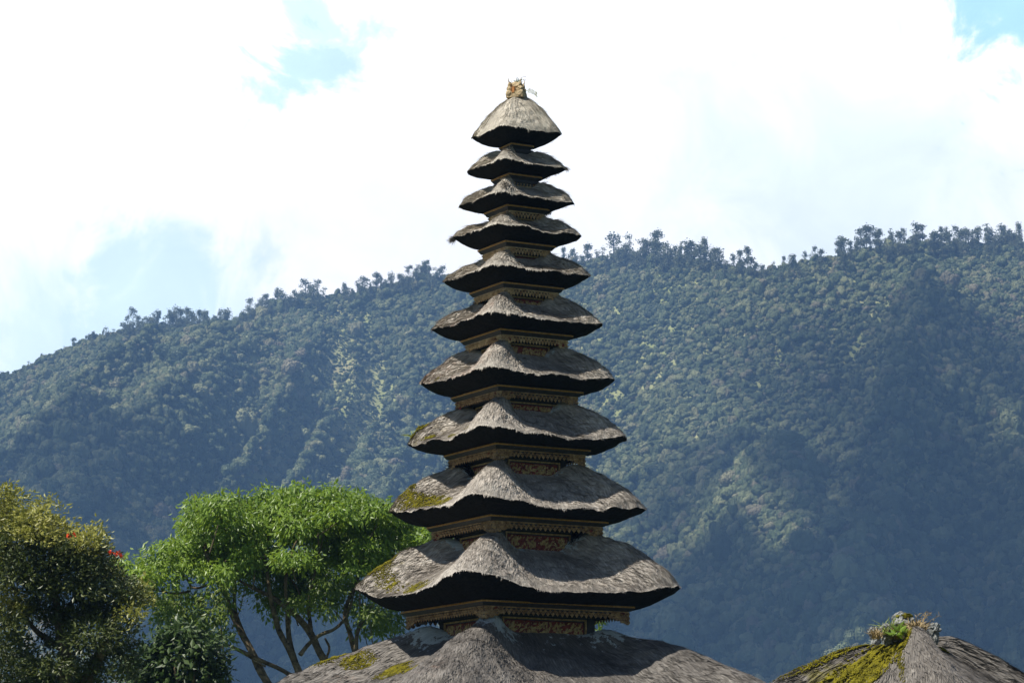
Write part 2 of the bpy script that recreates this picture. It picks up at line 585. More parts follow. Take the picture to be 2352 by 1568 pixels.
# ------------------------------------------------------------------ leaves
def leaves(mb, pos, dirs, nrm, size, width=0.38, mat=0, fold=0.18):
    """folded four-corner leaves: pos base, dirs along the leaf, nrm face normal"""
    pos = np.asarray(pos, float)
    n = len(pos)
    size = np.broadcast_to(np.asarray(size, float), (n,))[:, None]
    d = dirs / (np.linalg.norm(dirs, axis=1)[:, None] + 1e-9)
    sd = np.cross(d, nrm)
    sd /= np.linalg.norm(sd, axis=1)[:, None] + 1e-9
    up = np.cross(sd, d)
    a = pos
    b = pos + d * size * 0.45 + sd * size * width * 0.5 - up * size * fold * 0.5
    c = pos + d * size
    e = pos + d * size * 0.45 - sd * size * width * 0.5 - up * size * fold * 0.5
    v = np.stack([a, b, c, e], 1).reshape(-1, 3)
    k = np.arange(n)[:, None] * 4
    f = np.concatenate([k + np.array([[0, 1, 2]]), k + np.array([[0, 2, 3]])])
    mb.add(v, f, mat)


def rand_unit(n):
    v = rng.normal(size=(n, 3))
    return v / np.linalg.norm(v, axis=1)[:, None]


def lump(mb, c, r, mat=0, seed=0, amp=0.3, n=10):
    th = np.linspace(0, math.pi, n)
    ph = np.linspace(0, 2 * math.pi, 2 * n, endpoint=False)
    A, B = np.meshgrid(ph, th, indexing='ij')
    D = np.stack([np.sin(B) * np.cos(A), np.sin(B) * np.sin(A), np.cos(B)], -1)
    k = 1 + amp * 2 * (fbm(D * 2.2 + seed * 3.7, 3) - 0.5)
    P = np.asarray(c) + D * np.asarray(r) * k[..., None]
    mb.grid(P[::-1], mat, wrap=True)



# ------------------------------------------------------------------ far forest: one mass of crowns
def mat_forest():
    m = bpy.data.materials.new('forest_crown')
    nt = nodes_of(m)
    oi = N(nt, 'ShaderNodeObjectInfo')
    ge = N(nt, 'ShaderNodeNewGeometry')
    n = N(nt, 'ShaderNodeTexNoise', ins={'Scale': 0.010, 'Detail': 4.0})
    L(nt, ge.outputs['Position'], n.inputs['Vector'])
    f = math_(nt, 'ADD', math_(nt, 'MULTIPLY', oi.outputs['Random'], 0.6), math_(nt, 'MULTIPLY', n.outputs[0], 0.4))
    c = ramp(nt, f, [(0.12, (0.04, 0.06, 0.027)), (0.38, (0.09, 0.12, 0.048)), (0.58, (0.155, 0.18, 0.078)), (0.72, (0.25, 0.26, 0.12)), (0.82, (0.22, 0.19, 0.12))])
    p = N(nt, 'ShaderNodeBsdfPrincipled', ins={'Roughness': 0.6, 'Specular IOR Level': 0.25})
    L(nt, c, p.inputs['Base Color'])
    o = N(nt, 'ShaderNodeOutputMaterial')
    L(nt, p.outputs[0], o.inputs[0])
    return m


M['forest'] = mat_forest()
M['far_bark'] = mat_simple('grey_far_bark', (0.05, 0.045, 0.04), (0.12, 0.11, 0.10), 0.4, 0.9, 0.1, 0.0)
forest_kinds = []
for k in range(9):
    mb = MB()
    nl = 950
    lob = [(rng.normal(0, .25), rng.normal(0, .25), rng.uniform(.35, .75), rng.uniform(.28, .48)) for _ in range(7)]
    ps, ds = [], []
    for _ in range(nl):
        cx, cy, cz, r = lob[rng.integers(len(lob))]
        u = rand_unit(1)[0]
        if u[2] < -0.35:
            u[2] *= -1
        ps.append((cx + u[0] * r, cy + u[1] * r, cz + u[2] * r * (0.8 if k < 6 else 1.2)))
        ds.append(u)
    ps, ds = np.array(ps), np.array(ds)
    t = np.cross(ds, rand_unit(nl))
    leaves(mb, ps, t, ds + 0.7 * rand_unit(nl), rng.uniform(0.075, 0.15, nl), 0.85, 0, 0.1)
    mb.tube([(0, 0, -0.4), (0.02, 0, 0.5)], [0.05, 0.03], 5, 1)
    for cx, cy, cz, r in lob:
        lump(mb, (cx, cy, cz), (r * .88, r * .88, r * (.7 if k < 6 else 1.05)), 0, k + cx, .35, 8)
    o = mb.build('forest_tree', [M['forest'], M['far_bark']])
    C.objects.unlink(o)
    forest_kinds.append(o)

npt = 430000
Y = FOOT + 30 + (2140 - FOOT - 30) * rng.random(npt)
X = (rng.random(npt) * 2 - 1) * 0.345 * Y
Z = terrain(X, Y)
zr_ = np.interp(X, rp[:, 0], rp[:, 2])
yr_ = np.interp(X, rp[:, 0], rp[:, 1])
# thin the forest on grassy streaks and slips
th_ = fbm(np.stack([(X + (yr_ - Y) * 0.22) / 60., Y / 240., 0 * X + 2], -1), 4)
keep = np.ones(npt, bool)
low = np.zeros(npt, bool)


def slip(px0, py0, px1, py1, w):
    """a bare streak down the slope between two places"""
    def ground_at(px, py):
        for yy in np.arange(1340, 2200, 4.0):
            p = at(px, py, yy)
            if terrain(p[0], p[1]) > p[2]:
                return p
        return at(px, py, 1900)
    a, b = ground_at(px0, py0), ground_at(px1, py1)
    d = b[:2] - a[:2]
    q = np.stack([X, Y], -1) - a[:2]
    t = np.clip(q @ d / (d @ d), 0, 1)
    return np.linalg.norm(q - t[:, None] * d, axis=1) + 6 * (vnoise(np.stack([X / 12, Y / 12, 0 * X], -1)) - .5) < w


for a in ((775, 760, 790, 880, 7), (855, 730, 830, 820, 5), (780, 740, 850, 980, 24), (820, 850, 830, 1040, 20), (850, 970, 925, 1130, 16), (740, 700, 775, 780, 5), (690, 820, 720, 960, 3), (960, 760, 940, 900, 3), (1410, 900, 1440, 1010, 4), (1800, 1090, 1790, 1180, 4),  (600, 810, 570, 870, 4),
          (215, 960, 200, 1140, 6), (2025, 700, 2040, 715, 9), (1985, 760, 1960, 830, 3), (1760, 860, 1740, 900, 4), (1540, 860, 1500, 900, 6), (1800, 800, 1780, 830, 4)):
    low |= slip(*a) & (rng.random(npt) > 0.24)
X, Y, Z = X[keep], Y[keep], Z[keep]
me = bpy.data.meshes.new('forest')
me.vertices.add(len(X))
me.vertices.foreach_set('co', np.stack([X, Y, Z], -1).ravel().astype(np.float32))
sc_ = np.exp(rng.normal(math.log(2.75), 0.42, len(X)))
sc_ = sc_ * (0.72 + 0.55 * sstep(yr_[keep] - Y, 0, 560)) * np.where(Y > yr_[keep] - 5, 0.8, 1)
sc_ = np.where(low[keep], sc_ * rng.uniform(0.25, 0.6, len(X)), sc_)
sz_ = sc_ * rng.uniform(0.75, 1.45, len(X))
for nm, typ, arr in (('size', 'FLOAT_VECTOR', np.stack([sc_, sc_, sz_], -1)), ('turn', 'FLOAT', rng.uniform(0, 6.28, len(X))), ('sort', 'INT', rng.integers(0, len(forest_kinds), len(X)))):
    at_ = me.attributes.new(nm, typ, 'POINT')
    at_.data.foreach_set('vector' if typ == 'FLOAT_VECTOR' else 'value', arr.ravel().astype(np.int32 if typ == 'INT' else np.float32))
forest = bpy.data.objects.new('forest', me)
C.objects.link(forest)
tag(forest, 'dense green forest of small crowns covering the whole mountain slope', 'forest', kind='stuff')
ng = bpy.data.node_groups.new('forest_spread', 'GeometryNodeTree')
ng.interface.new_socket('Geometry', in_out='INPUT', socket_type='NodeSocketGeometry')
ng.interface.new_socket('Geometry', in_out='OUTPUT', socket_type='NodeSocketGeometry')
gi, go = ng.nodes.new('NodeGroupInput'), ng.nodes.new('NodeGroupOutput')
m2p = ng.nodes.new('GeometryNodeMeshToPoints')
iop = ng.nodes.new('GeometryNodeInstanceOnPoints')
iop.inputs['Pick Instance'].default_value = True
g2i = ng.nodes.new('GeometryNodeGeometryToInstance')
for o in forest_kinds:
    oi = ng.nodes.new('GeometryNodeObjectInfo')
    oi.inputs['Object'].default_value = o
    ng.links.new(oi.outputs['Geometry'], g2i.inputs[0])


def nattr(name, typ):
    n = ng.nodes.new('GeometryNodeInputNamedAttribute')
    n.data_type = typ
    n.inputs[0].default_value = name
    return n.outputs[0]


cx = ng.nodes.new('ShaderNodeCombineXYZ')
ng.links.new(nattr('turn', 'FLOAT'), cx.inputs[2])
ng.links.new(gi.outputs[0], m2p.inputs[0])
ng.links.new(m2p.outputs[0], iop.inputs['Points'])
ng.links.new(g2i.outputs[0], iop.inputs['Instance'])
ng.links.new(nattr('sort', 'INT'), iop.inputs['Instance Index'])
ng.links.new(cx.outputs[0], iop.inputs['Rotation'])
ng.links.new(nattr('size', 'FLOAT_VECTOR'), iop.inputs['Scale'])
ng.links.new(iop.outputs[0], go.inputs[0])
md = forest.modifiers.new('spread', 'NODES')
md.node_group = ng

# ------------------------------------------------------------------ slender trees along the ridge: one object each
M['hazy_ridge_leaf'] = mat_leaf('hazy_ridge_leaf', [(0.10, 0.12, 0.08), (0.18, 0.20, 0.13), (0.30, 0.31, 0.21)], 0.3, 0.7, 0.2, 0.3, (0.2, 0.22, 0.1))  # leaf colour greyed and lightened to add distant haze
ridge_kinds = []
for k in range(8):
    mb = MB()
    H = 1.0
    lean = rng.normal(0, 0.03, 2)
    mb.tube([(0, 0, -0.25), (lean[0] * .4, lean[1] * .4, 0.4), (lean[0], lean[1], 0.93)], [0.022, 0.017, 0.006], 5, 1)
    ncl = rng.integers(13, 20)
    for _ in range(ncl):
        z = rng.uniform(0.25, 0.95) if k % 3 else rng.uniform(0.40, 0.97)
        w = (0.19 if k % 2 else 0.13) * (1.15 - 0.5 * abs(z - 0.68) / 0.35)
        ang = rng.uniform(0, 6.28)
        c = np.array([lean[0] * z + math.cos(ang) * w * rng.uniform(.2, 1), lean[1] * z + math.sin(ang) * w * rng.uniform(.2, 1), z])
        mb.tube([(lean[0] * z, lean[1] * z, z - 0.12), tuple(c)], [0.008, 0.004], 4, 1)
        n = rng.integers(24, 44)
        p = c + rng.normal(size=(n, 3)) * np.array([.05, .05, .04])
        leaves(mb, p, rand_unit(n), rand_unit(n), rng.uniform(0.035, 0.075, n), 0.75)
    o = mb.build('ridge_tree', [M['hazy_ridge_leaf'], M['far_bark']])
    C.objects.unlink(o)
    ridge_kinds.append(o)


def ridge_row(spans, label, group):
    for x0, x1, step, hpx in spans:
        px = x0
        while px < x1:
            p_ = np.array([np.interp(px, [a for a, b in RIDGE_PX], rp[:, i]) for i in range(3)])
            jit = rng.uniform(-26, 4)
            X_ = p_[0]
            Y_ = p_[1] + jit
            Z_ = float(terrain(X_, Y_))
            o = ridge_kinds[rng.integers(len(ridge_kinds))].copy()
            o.name = 'ridge_tree'
            hgt = hpx * 1.22 / FPX * Y_ * rng.uniform(0.75, 1.2)
            o.location = (X_, Y_, Z_ - 0.5)
            o.scale = (hgt * rng.uniform(.75, 1.2),) * 2 + (hgt,)
            o.rotation_euler = (0, 0, rng.uniform(0, 6.28))
            C.objects.link(o)
            tag(o, label, 'tree', group)
            px += step * 0.60 * rng.uniform(0.5, 1.35)


ridge_row([(5, 285, 21, 24)], 'small round tree on the low left end of the ridge', 'low trees on the left end of the ridge')
ridge_row([(290, 530, 11, 44)], 'slender tree in the row along the left hump of the ridge', 'trees on the left hump of the ridge')
ridge_row([(548, 745, 12, 38), (790, 1020, 13, 40)], 'slender tree on the ridge crest left of the pagoda', 'trees on the ridge just left of the pagoda')
ridge_row([(1270, 1410, 15, 40), (1410, 1620, 11, 56), (1620, 1730, 14, 46)], 'tall slender tree on the ridge hump right of the pagoda', 'trees on the ridge just right of the pagoda')
ridge_row([(1735, 1890, 18, 34)], 'slender tree in the dip of the ridge', 'trees in the dip of the ridge')
ridge_row([(1925, 2352, 11, 46)], 'tall slender tree in the row along the far right crest', 'trees on the far right crest')


# ------------------------------------------------------------------ thatched roofs
NSEG = 6.5        # roundness of the plan corners


class Roof:
    """square hip roof of thatch with raised rounded hips; local origin on the axis"""

    def __init__(s, R, ztip, zc, ac, aw, hump, midh, lift, seed, dome=False, keys=None):
        s.rf = (2.0) ** (-1.0 / NSEG)
        s.R, s.ztip, s.zc = R, ztip, zc
        s.ae = R / (math.sqrt(2) * s.rf)
        s.aw, s.ac = aw, ac
        s.hump, s.midh, s.lift = hump, midh, lift
        s.seed, s.dome = seed, dome
        s.tilt = 0.0
        s.corner = np.random.default_rng(100 + seed).uniform(.9, 1.08, 4)
        if keys is not None:
            s.tk, s.hipz, s.midz = (np.array(q) for q in keys)
        elif dome:
            s.tk = np.array([0, .10, .25, .45, .65, .82, .95, 1.0])
            s.hipz = np.array([.86, .82, .73, .585, .41, .21, .055, 0.0])
            s.midz = np.array([.86, .82, .735, .60, .42, .22, .055, -.01 - lift])
        else:
            s.tk = np.array([0, .10, .22, .36, .55, .76, .92, 1.0])
            h, m = hump, midh
            s.hipz = np.array([h * .90, h * .985, h, h * .90, h * .745, h * .475, h * .20, 0.0])
            s.midz = np.array([m, m * .90, m * .78, m * .64, m * .44, m * .20, m * .02, -.02]) - lift * sstep(s.tk, 0.1, 1.0)

    def _prof(s, tk, zk, t):
        return np.interp(t, tk, zk)

    def smoothp(s, zk, t):
        # cubic through the keys
        x, y = s.tk, zk
        mgrad = np.gradient(y, x)
        i = np.clip(np.searchsorted(x, t) - 1, 0, len(x) - 2)
        h = x[i + 1] - x[i]
        u = (t - x[i]) / h
        return ((1 + 2 * u) * (1 - u) ** 2 * y[i] + u * (1 - u) ** 2 * h * mgrad[i] + u * u * (3 - 2 * u) * y[i + 1] + u * u * (u - 1) * h * mgrad[i + 1])

    def g(s, u, t=1.0):
        st = 0.50 - 0.28 * np.clip(np.asarray(t, float) * 1.5, 0, 1)
        w = np.clip((np.abs(u) - st) / (0.92 - st), 0, 1)
        return (w * w * (3 - 2 * w)) ** 1.35

    def pos(s, k, u, t, noise=True, q=None):
        """face k (0..3), u -1..1 along it, t 0 top .. 1 eave; q 0..1 goes under from the eave to the cornice"""
        u, t = np.broadcast_arrays(np.asarray(u, float), np.asarray(t, float))
        a = s.aw + (s.ae - s.aw) * t
        r = (1 + np.abs(u) ** NSEG) ** (-1 / NSEG)
        gu = s.g(u, t)
        z = s.smoothp(s.midz, t) * (1 - gu) + s.smoothp(s.hipz, t) * gu
        if not s.dome:
            # saddle in the middle of each face pulls the plan in a little
            r = r * (1 - 0.05 * (1 - gu) * np.sin(np.pi * np.clip(t, 0, 1) ** .8) - 0.02 * (1 - gu))
        cf = np.where(u > 0, s.corner[k % 4], s.corner[(k - 1) % 4])
        z = s.ztip + s.R * z * (1 + (cf - 1) * gu)
        if q is not None:
            q = np.broadcast_to(np.asarray(q, float), u.shape)
            ai = s.ac * 0.985
            af = a * r + (ai - a * r) * q
            rr = af
            zz = z + (s.zc + 0.012 - z) * q - 0.03 * s.R * np.sin(np.pi * q) ** 0.8
            rad = rr
            z = zz
        else:
            rad = a * r
        n = np.array([math.cos(k * math.pi / 2), math.sin(k * math.pi / 2)])
        tg = np.array([-n[1], n[0]])
        if q is not None:
            # cornice ends in a true square
            uu = u
            x = n[0] * rad + tg[0] * rad * uu
            y = n[1] * rad + tg[1] * rad * uu
        else:
            x = n[0] * rad + tg[0] * rad * u
            y = n[1] * rad + tg[1] * rad * u
        P = np.stack([x, y, z], -1)
        P[..., 2] += s.tilt * (P[..., 0] + P[..., 1]) / (math.sqrt(2) * s.R) * (1 if q is None else (1 - q))
        if noise:
            amp = (0.030 + 0.012 * s.R) * np.clip(t * 3, .3, 1)
            if q is not None:
                amp = amp * (1 - q)
            d = fbm(P * (2.6 / max(0.5, s.R ** .5)) + s.seed * 7.7, 4) - 0.5
            d2 = fbm(P * 9.0 + s.seed * 3.1, 2) - 0.5
            P = P.copy()
            P[..., 2] += amp * (2.6 * d + 0.6 * d2)
            rag = 0.5 * (fbm(P * 16.0 + s.seed * 1.9, 2) - 0.5) + 0.5 * (fbm(P * 5.0 + s.seed * 5.9, 2) - 0.5)
            P[..., 2] += rag * (0.028 + 0.012 * s.R) * sstep(t, .90, 1.0) * (1 if q is None else (1 - q))
            P[..., :2] *= (1 + (amp * (0.9 * d2) / s.R))[..., None]
        return P

    def wear_tone(s, P, k, u, t):
        return np.zeros(P.shape[:-1] + (4,))


def roof_mesh(roof, wear_tone, name, parent, blades=1.0, fringe=1.0, underside=True, tufts=()):
    mb = MB()
    for k, u0, t0, du, dt, n, ln0, dx, dz in tufts:
        u = u0 + rng.normal(0, du, n)
        t = np.clip(t0 + rng.normal(0, dt, n), 0, 1)
        p0 = roof.pos(k, np.clip(u, -1, 1), t) - np.array([0, 0, .02])
        out = p0 * np.array([1, 1, 0])
        out /= np.linalg.norm(out, axis=1)[:, None]
        d = out * dx + np.array([0, 0, dz]) + rng.normal(0, .35, (n, 3))
        d /= np.linalg.norm(d, axis=1)[:, None]
        ln = rng.uniform(.4, 1.0, n)[:, None] * ln0
        sd = np.cross(d, rand_unit(n))
        sd /= np.linalg.norm(sd, axis=1)[:, None] + 1e-9
        v = np.stack([p0 - sd * .006, p0 + sd * .006, p0 + d * ln], 1).reshape(-1, 3)
        mb.add(v, np.arange(n * 3).reshape(-1, 3), 1 if dz > 0 else 0)
    nu, nt_ = 65, 30
    uu = np.linspace(-1, 1, nu)
    uu = np.sign(uu) * np.abs(uu) ** 0.85
    uu = np.sin(uu * math.pi / 2) * 0.35 + uu * 0.65
    tt = np.concatenate([np.linspace(0, 0.92, nt_ - 6), np.linspace(0.94, 1.0, 6)])
    slope_len = roof.ae * 1.15
    for k in range(4):
        U, T_ = np.meshgrid(uu, tt, indexing='ij')
        P = roof.pos(k, U, T_)
        a = roof.aw + (roof.ae - roof.aw) * T_
        uv = np.stack([U * (0.35 * roof.ae + 0.65 * a) + k * 11.3, T_ * slope_len], -1)
        mb.grid(P, 0, uv, wear_tone(k, U, T_, P))
        if underside:
            Q = np.linspace(0, 1, 9)
            U2, Q2 = np.meshgrid(uu, Q, indexing='ij')
            P2 = roof.pos(k, U2, 1.0 + 0 * U2, q=Q2)
            mb.grid(P2[:, ::-1], 1)
        # loose fibres lying on the slope
        nb = int(2600 * blades * roof.ae ** 1.5)
        u = rng.uniform(-1, 1, nb)
        t = np.sqrt(rng.uniform(0.0, 0.97, nb))
        p0 = roof.pos(k, u, t)
        p1 = roof.pos(k, np.clip(u + rng.normal(0, .012, nb), -1, 1), np.minimum(t + 0.03, 1.02))
        dv = p1 - p0
        dv /= np.linalg.norm(dv, axis=1)[:, None] + 1e-9
        ln = np.minimum(rng.uniform(0.06, 0.20, nb), (1 - t) * slope_len * .6 + .012)[:, None]
        tip = p0 + dv * ln + rng.normal(0, .35, (nb, 3)) * ln * 0.22 + np.array([0, 0, 0.015])
        sd = np.cross(dv, [0, 0, 1.0])
        sd /= np.linalg.norm(sd, axis=1)[:, None] + 1e-9
        w = rng.uniform(0.003, 0.008, nb)[:, None]
        v = np.stack([p0 - sd * w, p0 + sd * w, tip], 1).reshape(-1, 3)
        wr = np.repeat(wear_tone(k, u, t, p0), 3, axis=0)
        uvb = np.repeat(np.stack([u * roof.ae + rng.uniform(0, 3, nb), t * slope_len + rng.uniform(0, 3, nb)], -1), 3, axis=0)
        mb.add(v, np.arange(nb * 3).reshape(-1, 3), 0, uvb, wr)
        # ragged fringe along the eave
        nf = int(900 * fringe * roof.ae)
        u = rng.uniform(-1, 1, nf)
        t = rng.uniform(0.93, 1.0, nf)
        p0 = roof.pos(k, u, t)
        pc = roof.pos(k, u, t - 0.06)
        dv = p0 - pc
        dv /= np.linalg.norm(dv, axis=1)[:, None] + 1e-9
        tuft = vnoise(np.stack([u * roof.ae * 9 + k * 50, 0 * u + roof.seed, 0 * u], -1))
        ln = (rng.uniform(0.010, 0.036, nf) * (0.5 + 1.1 * tuft ** 2))[:, None]
        tip = p0 + dv * ln + np.array([0, 0, -0.4]) * ln + rng.normal(0, .2, (nf, 3)) * ln
        sd = np.cross(dv, [0, 0, 1.0])
        sd /= np.linalg.norm(sd, axis=1)[:, None] + 1e-9
        w = rng.uniform(0.005, 0.012, nf)[:, None]
        p0 = p0 + np.array([0, 0, 0.006])
        v = np.stack([p0 - sd * w, p0 + sd * w, tip], 1).reshape(-1, 3)
        wr = np.repeat(wear_tone(k, u, t, p0), 3, axis=0)
        uvb = np.repeat(np.stack([u * roof.ae + k * 11.3, t * slope_len + rng.uniform(0, 3, nf)], -1), 3, axis=0)
        mb.add(v, np.arange(nf * 3).reshape(-1, 3), 0, uvb, wr)
    return mb.build(name, [M['thatch'], M['thatch_cut']], parent)


def moss_mesh(roof, patches, parent, dens=1.0, name='moss'):
    """cushions of moss: many small lumps over patches given as (face, u, t, du, dt, thickness)"""
    mb = MB()
    for k, u0, t0, du, dt, thk in patches:
        n = int(9000 * dens * du * dt * roof.ae ** 2) + 40
        u = u0 + rng.uniform(-1, 1, n) * du
        t = t0 + rng.uniform(-1, 1, n) * dt
        e = ((u - u0) / du) ** 2 + ((t - t0) / dt) ** 2
        nz_ = fbm(np.stack([u * roof.ae * 3.0, t * roof.ae * 1.1, 0 * u + roof.seed], -1), 3)
        ok = (nz_ + rng.normal(0, .04, n) > 0.33 + 0.28 * e) & (np.abs(u) <= 1) & (t <= 1.0) & (t > 0)
        u, t, e = u[ok], t[ok], e[ok]
        p = roof.pos(k, u, t)
        r = rng.uniform(0.007, 0.019, len(u)) * (0.6 + 0.7 * (1 - np.clip(e, 0, 1)))
        hgt = thk * (1 - 0.6 * np.clip(e, 0, 1)) * vnoise(np.stack([u * roof.ae * 8, t * roof.ae * 5, 0 * u], -1))
        p[:, 2] += hgt
        oct_ = np.array([(1, 0, 0), (0, 1, 0), (-1, 0, 0), (0, -1, 0), (0, 0, .8), (0, 0, -.8)])
        ang = rng.uniform(0, 6.28, len(u))
        ca, sa = np.cos(ang)[:, None], np.sin(ang)[:, None]
        ox = oct_[None, :, 0] * ca - oct_[None, :, 1] * sa
        oy = oct_[None, :, 0] * sa + oct_[None, :, 1] * ca
        v = p[:, None, :] + np.stack([ox, oy, np.broadcast_to(oct_[None, :, 2], ox.shape)], -1) * r[:, None, None]
        f = np.array([(0, 1, 4), (1, 2, 4), (2, 3, 4), (3, 0, 4), (1, 0, 5), (2, 1, 5), (3, 2, 5), (0, 3, 5)])
        F = (np.arange(len(u))[:, None, None] * 6 + f[None]).reshape(-1, 3)
        mb.add(v.reshape(-1, 3), F)
    return mb.build(name, M['moss'], parent, smooth=True)


AX = np.array([0.072, 45.0])
YAW = R_(-15.794)
tower = empty('thatched_pagoda', (AX[0], AX[1], 0), YAW - math.pi / 4)
tag(tower, 'tall eleven tiered pagoda of dark thatched roofs over carved gilt cornices', 'pagoda')
# local face k: 0 = right face towards the viewer after the turn, found by normal; see FACE below
# (cornice z, cornice half diagonal, tip radius, tip z, hump, mid height, lift)
TIERS = [
    (12.800, .295, .766, 12.978, .0, .0, .02),
    (12.268, .432, .835, 12.410, .38, .30, .0),
    (11.724, .552, .973, 11.840, .35, .26, .005),
    (11.110, .657, 1.071, 11.300, .28, .21, .005),
    (10.410, .797, 1.234, 10.608, .305, .225, .008),
    (9.627, .943, 1.427, 9.808, .315, .23, .012),
    (8.702, 1.109, 1.625, 8.911, .335, .24, .018),
    (7.764, 1.224, 1.813, 7.945, .335, .245, .022),
    (6.608, 1.506, 2.122, 6.845, .33, .245, .028),
    (5.261, 1.926, 2.669, 5.588, .298, .215, .05),
    (3.10, 3.60, 5.00, 3.50, .31, .262, .05),
]
SQ2 = math.sqrt(2)
BOTTOM_KEYS = ([0, .10, .19, .36, .46, .573, .71, 1.0], [.285, .308, .282, .243, .212, .178, .134, 0.0], [.27, .235, .205, .155, .125, .09, .045, -.07])


def face_of(nx, ny):
    """local face index whose world normal is nearest to (nx, ny)"""
    best, bi = -9, 0
    for k in range(4):
        a = k * math.pi / 2 + tower.rotation_euler[2]
        d = math.cos(a) * nx + math.sin(a) * ny
        if d > best:
            best, bi = d, k
    return bi


FR = face_of(0.5, -0.86)      # wide face, looking right-front
FL = face_of(-0.86, -0.5)     # narrow face, looking left-front
# u runs anticlockwise: FL u=-1 left tip, FL u=+1 = FR u=-1 near corner, FR u=+1 right tip


def tier_wear_tone(i, roof):
    sd = i * 13.7

    def wear_tone(k, u, t, P):
        u = np.asarray(u, float)
        t = np.asarray(t, float)
        P = np.asarray(P, float)
        c = np.zeros(u.shape + (4,))
        n = fbm(P * 1.4 + sd, 3)
        top = sstep(t, 0.20, 0.05)
        # lichen near the wall, strongest by the hips of the lower roofs
        amt = {6: .36, 7: .38, 8: .36, 9: .56, 10: .56}.get(i, 0.10)
        c[..., 1] = np.clip(amt * sstep(t, 0.36, 0.02) * (0.55 + 1.0 * roof.g(u)) * (0.4 + 1.2 * n), 0, 1)
        if k == FL:
            lowleft = sstep(-u, -0.5, 0.7) * sstep(t, 0.25, 0.7)
            c[..., 0] = np.clip(lowleft * n * {7: .75, 8: .85, 9: .8, 10: .6, 6: .2}.get(i, 0.05), 0, 1)
            c[..., 2] = np.clip(n * 0.85 * {4: .5, 5: .9, 6: 1.1, 7: .7, 8: .6, 9: .7, 10: .8}.get(i, .35), 0, 1)
        c[..., 3] = {0: .95, 1: .8, 2: .76, 3: .72, 4: .68, 5: .62, 6: .58, 7: .52, 8: .5, 9: .40, 10: .06}[i]  # paler tier by tier upward: straw-coloured top, lens haze put into the colour
        return c
    return wear_tone


def frieze(mb, s_side, z_top, a, H, corner_h):
    """carved hanging frieze round a square of half side a, in face-local boxes"""
    for k in range(4):
        n = np.array([math.cos(k * math.pi / 2), math.sin(k * math.pi / 2), 0])
        tg = np.array([-n[1], n[0], 0])
        up = np.array([0, 0, 1.0])
        ax = (tg, n, up)
        mb.box(n * (a - 0.012) + up * (z_top - H * 0.09), (a - 0.024, 0.012, H * 0.07), ax, 0)
        mb.box(n * (a - 0.024) + up * (z_top - H * 0.38), (a - 0.04, 0.006, H * 0.20), ax, 2)
        pitch = max(0.055, min(0.085, a * 0.09))
        m = max(3, int(2 * (a - 0.02) / pitch))
        for row, (zc_, hh, off) in enumerate(((z_top - H * 0.36, H * 0.24, 0.0), (z_top - H * 0.66, H * 0.36, 0.5))):
            for j in range(m if row == 0 else m - 1):
                x = -a + 0.02 + (j + 0.5 + off) * (2 * a - 0.04) / m
                w = pitch * (0.40 if row == 0 else 0.44)
                o = n * (a - 0.012) + tg * x + up * zc_
                jt = rng.uniform(-.12, .12)
                v = [o - tg * w, o + up * hh, o + tg * w, o - up * hh * (1 + jt), o + n * 0.03 + up * hh * .1, o - n * 0.012]
                mb.add(v, [(0, 3, 4), (3, 2, 4), (2, 1, 4), (1, 0, 4), (3, 0, 5), (2, 3, 5), (1, 2, 5), (0, 1, 5)], 0)
        # deeper scrolled brackets at the two corners
        cw = min(0.34, a * 0.36)
        for sgn in (-1, 1):
            nb = 4
            for j in range(nb):
                for r_ in range(3):
                    x = sgn * (a - 0.01 - (j + 0.5) * cw / nb)
                    hz = corner_h * (1.0 - 0.62 * (j / nb) ** 1.2)
                    z = z_top - hz * (r_ + 0.55) / 3
                    rr = 0.5 * cw / nb * rng.uniform(1.0, 1.35)
                    o = n * (a + 0.004) + tg * x + up * z
                    st = 7
                    an = np.arange(st) * 2 * math.pi / st + rng.uniform(0, 1)
                    ring = o + rr * (np.cos(an)[:, None] * tg + 1.15 * np.sin(an)[:, None] * up * (hz / 3 / (2 * rr) * 1.05))
                    v = np.concatenate([ring - n * 0.014, [o + n * 0.028], ring * 0.35 + (o + n * 0.004) * 0.65])
                    f = [(q, (q + 1) % st, st + 1 + (q + 1) % st) for q in range(st)] + [(q, st + 1 + (q + 1) % st, st + 1 + q) for q in range(st)]
                    f += [(st + 1 + q, st + 1 + (q + 1) % st, st) for q in range(st)]
                    mb.add(v, f, 1 if (rng.random() < 0.07) else 0)


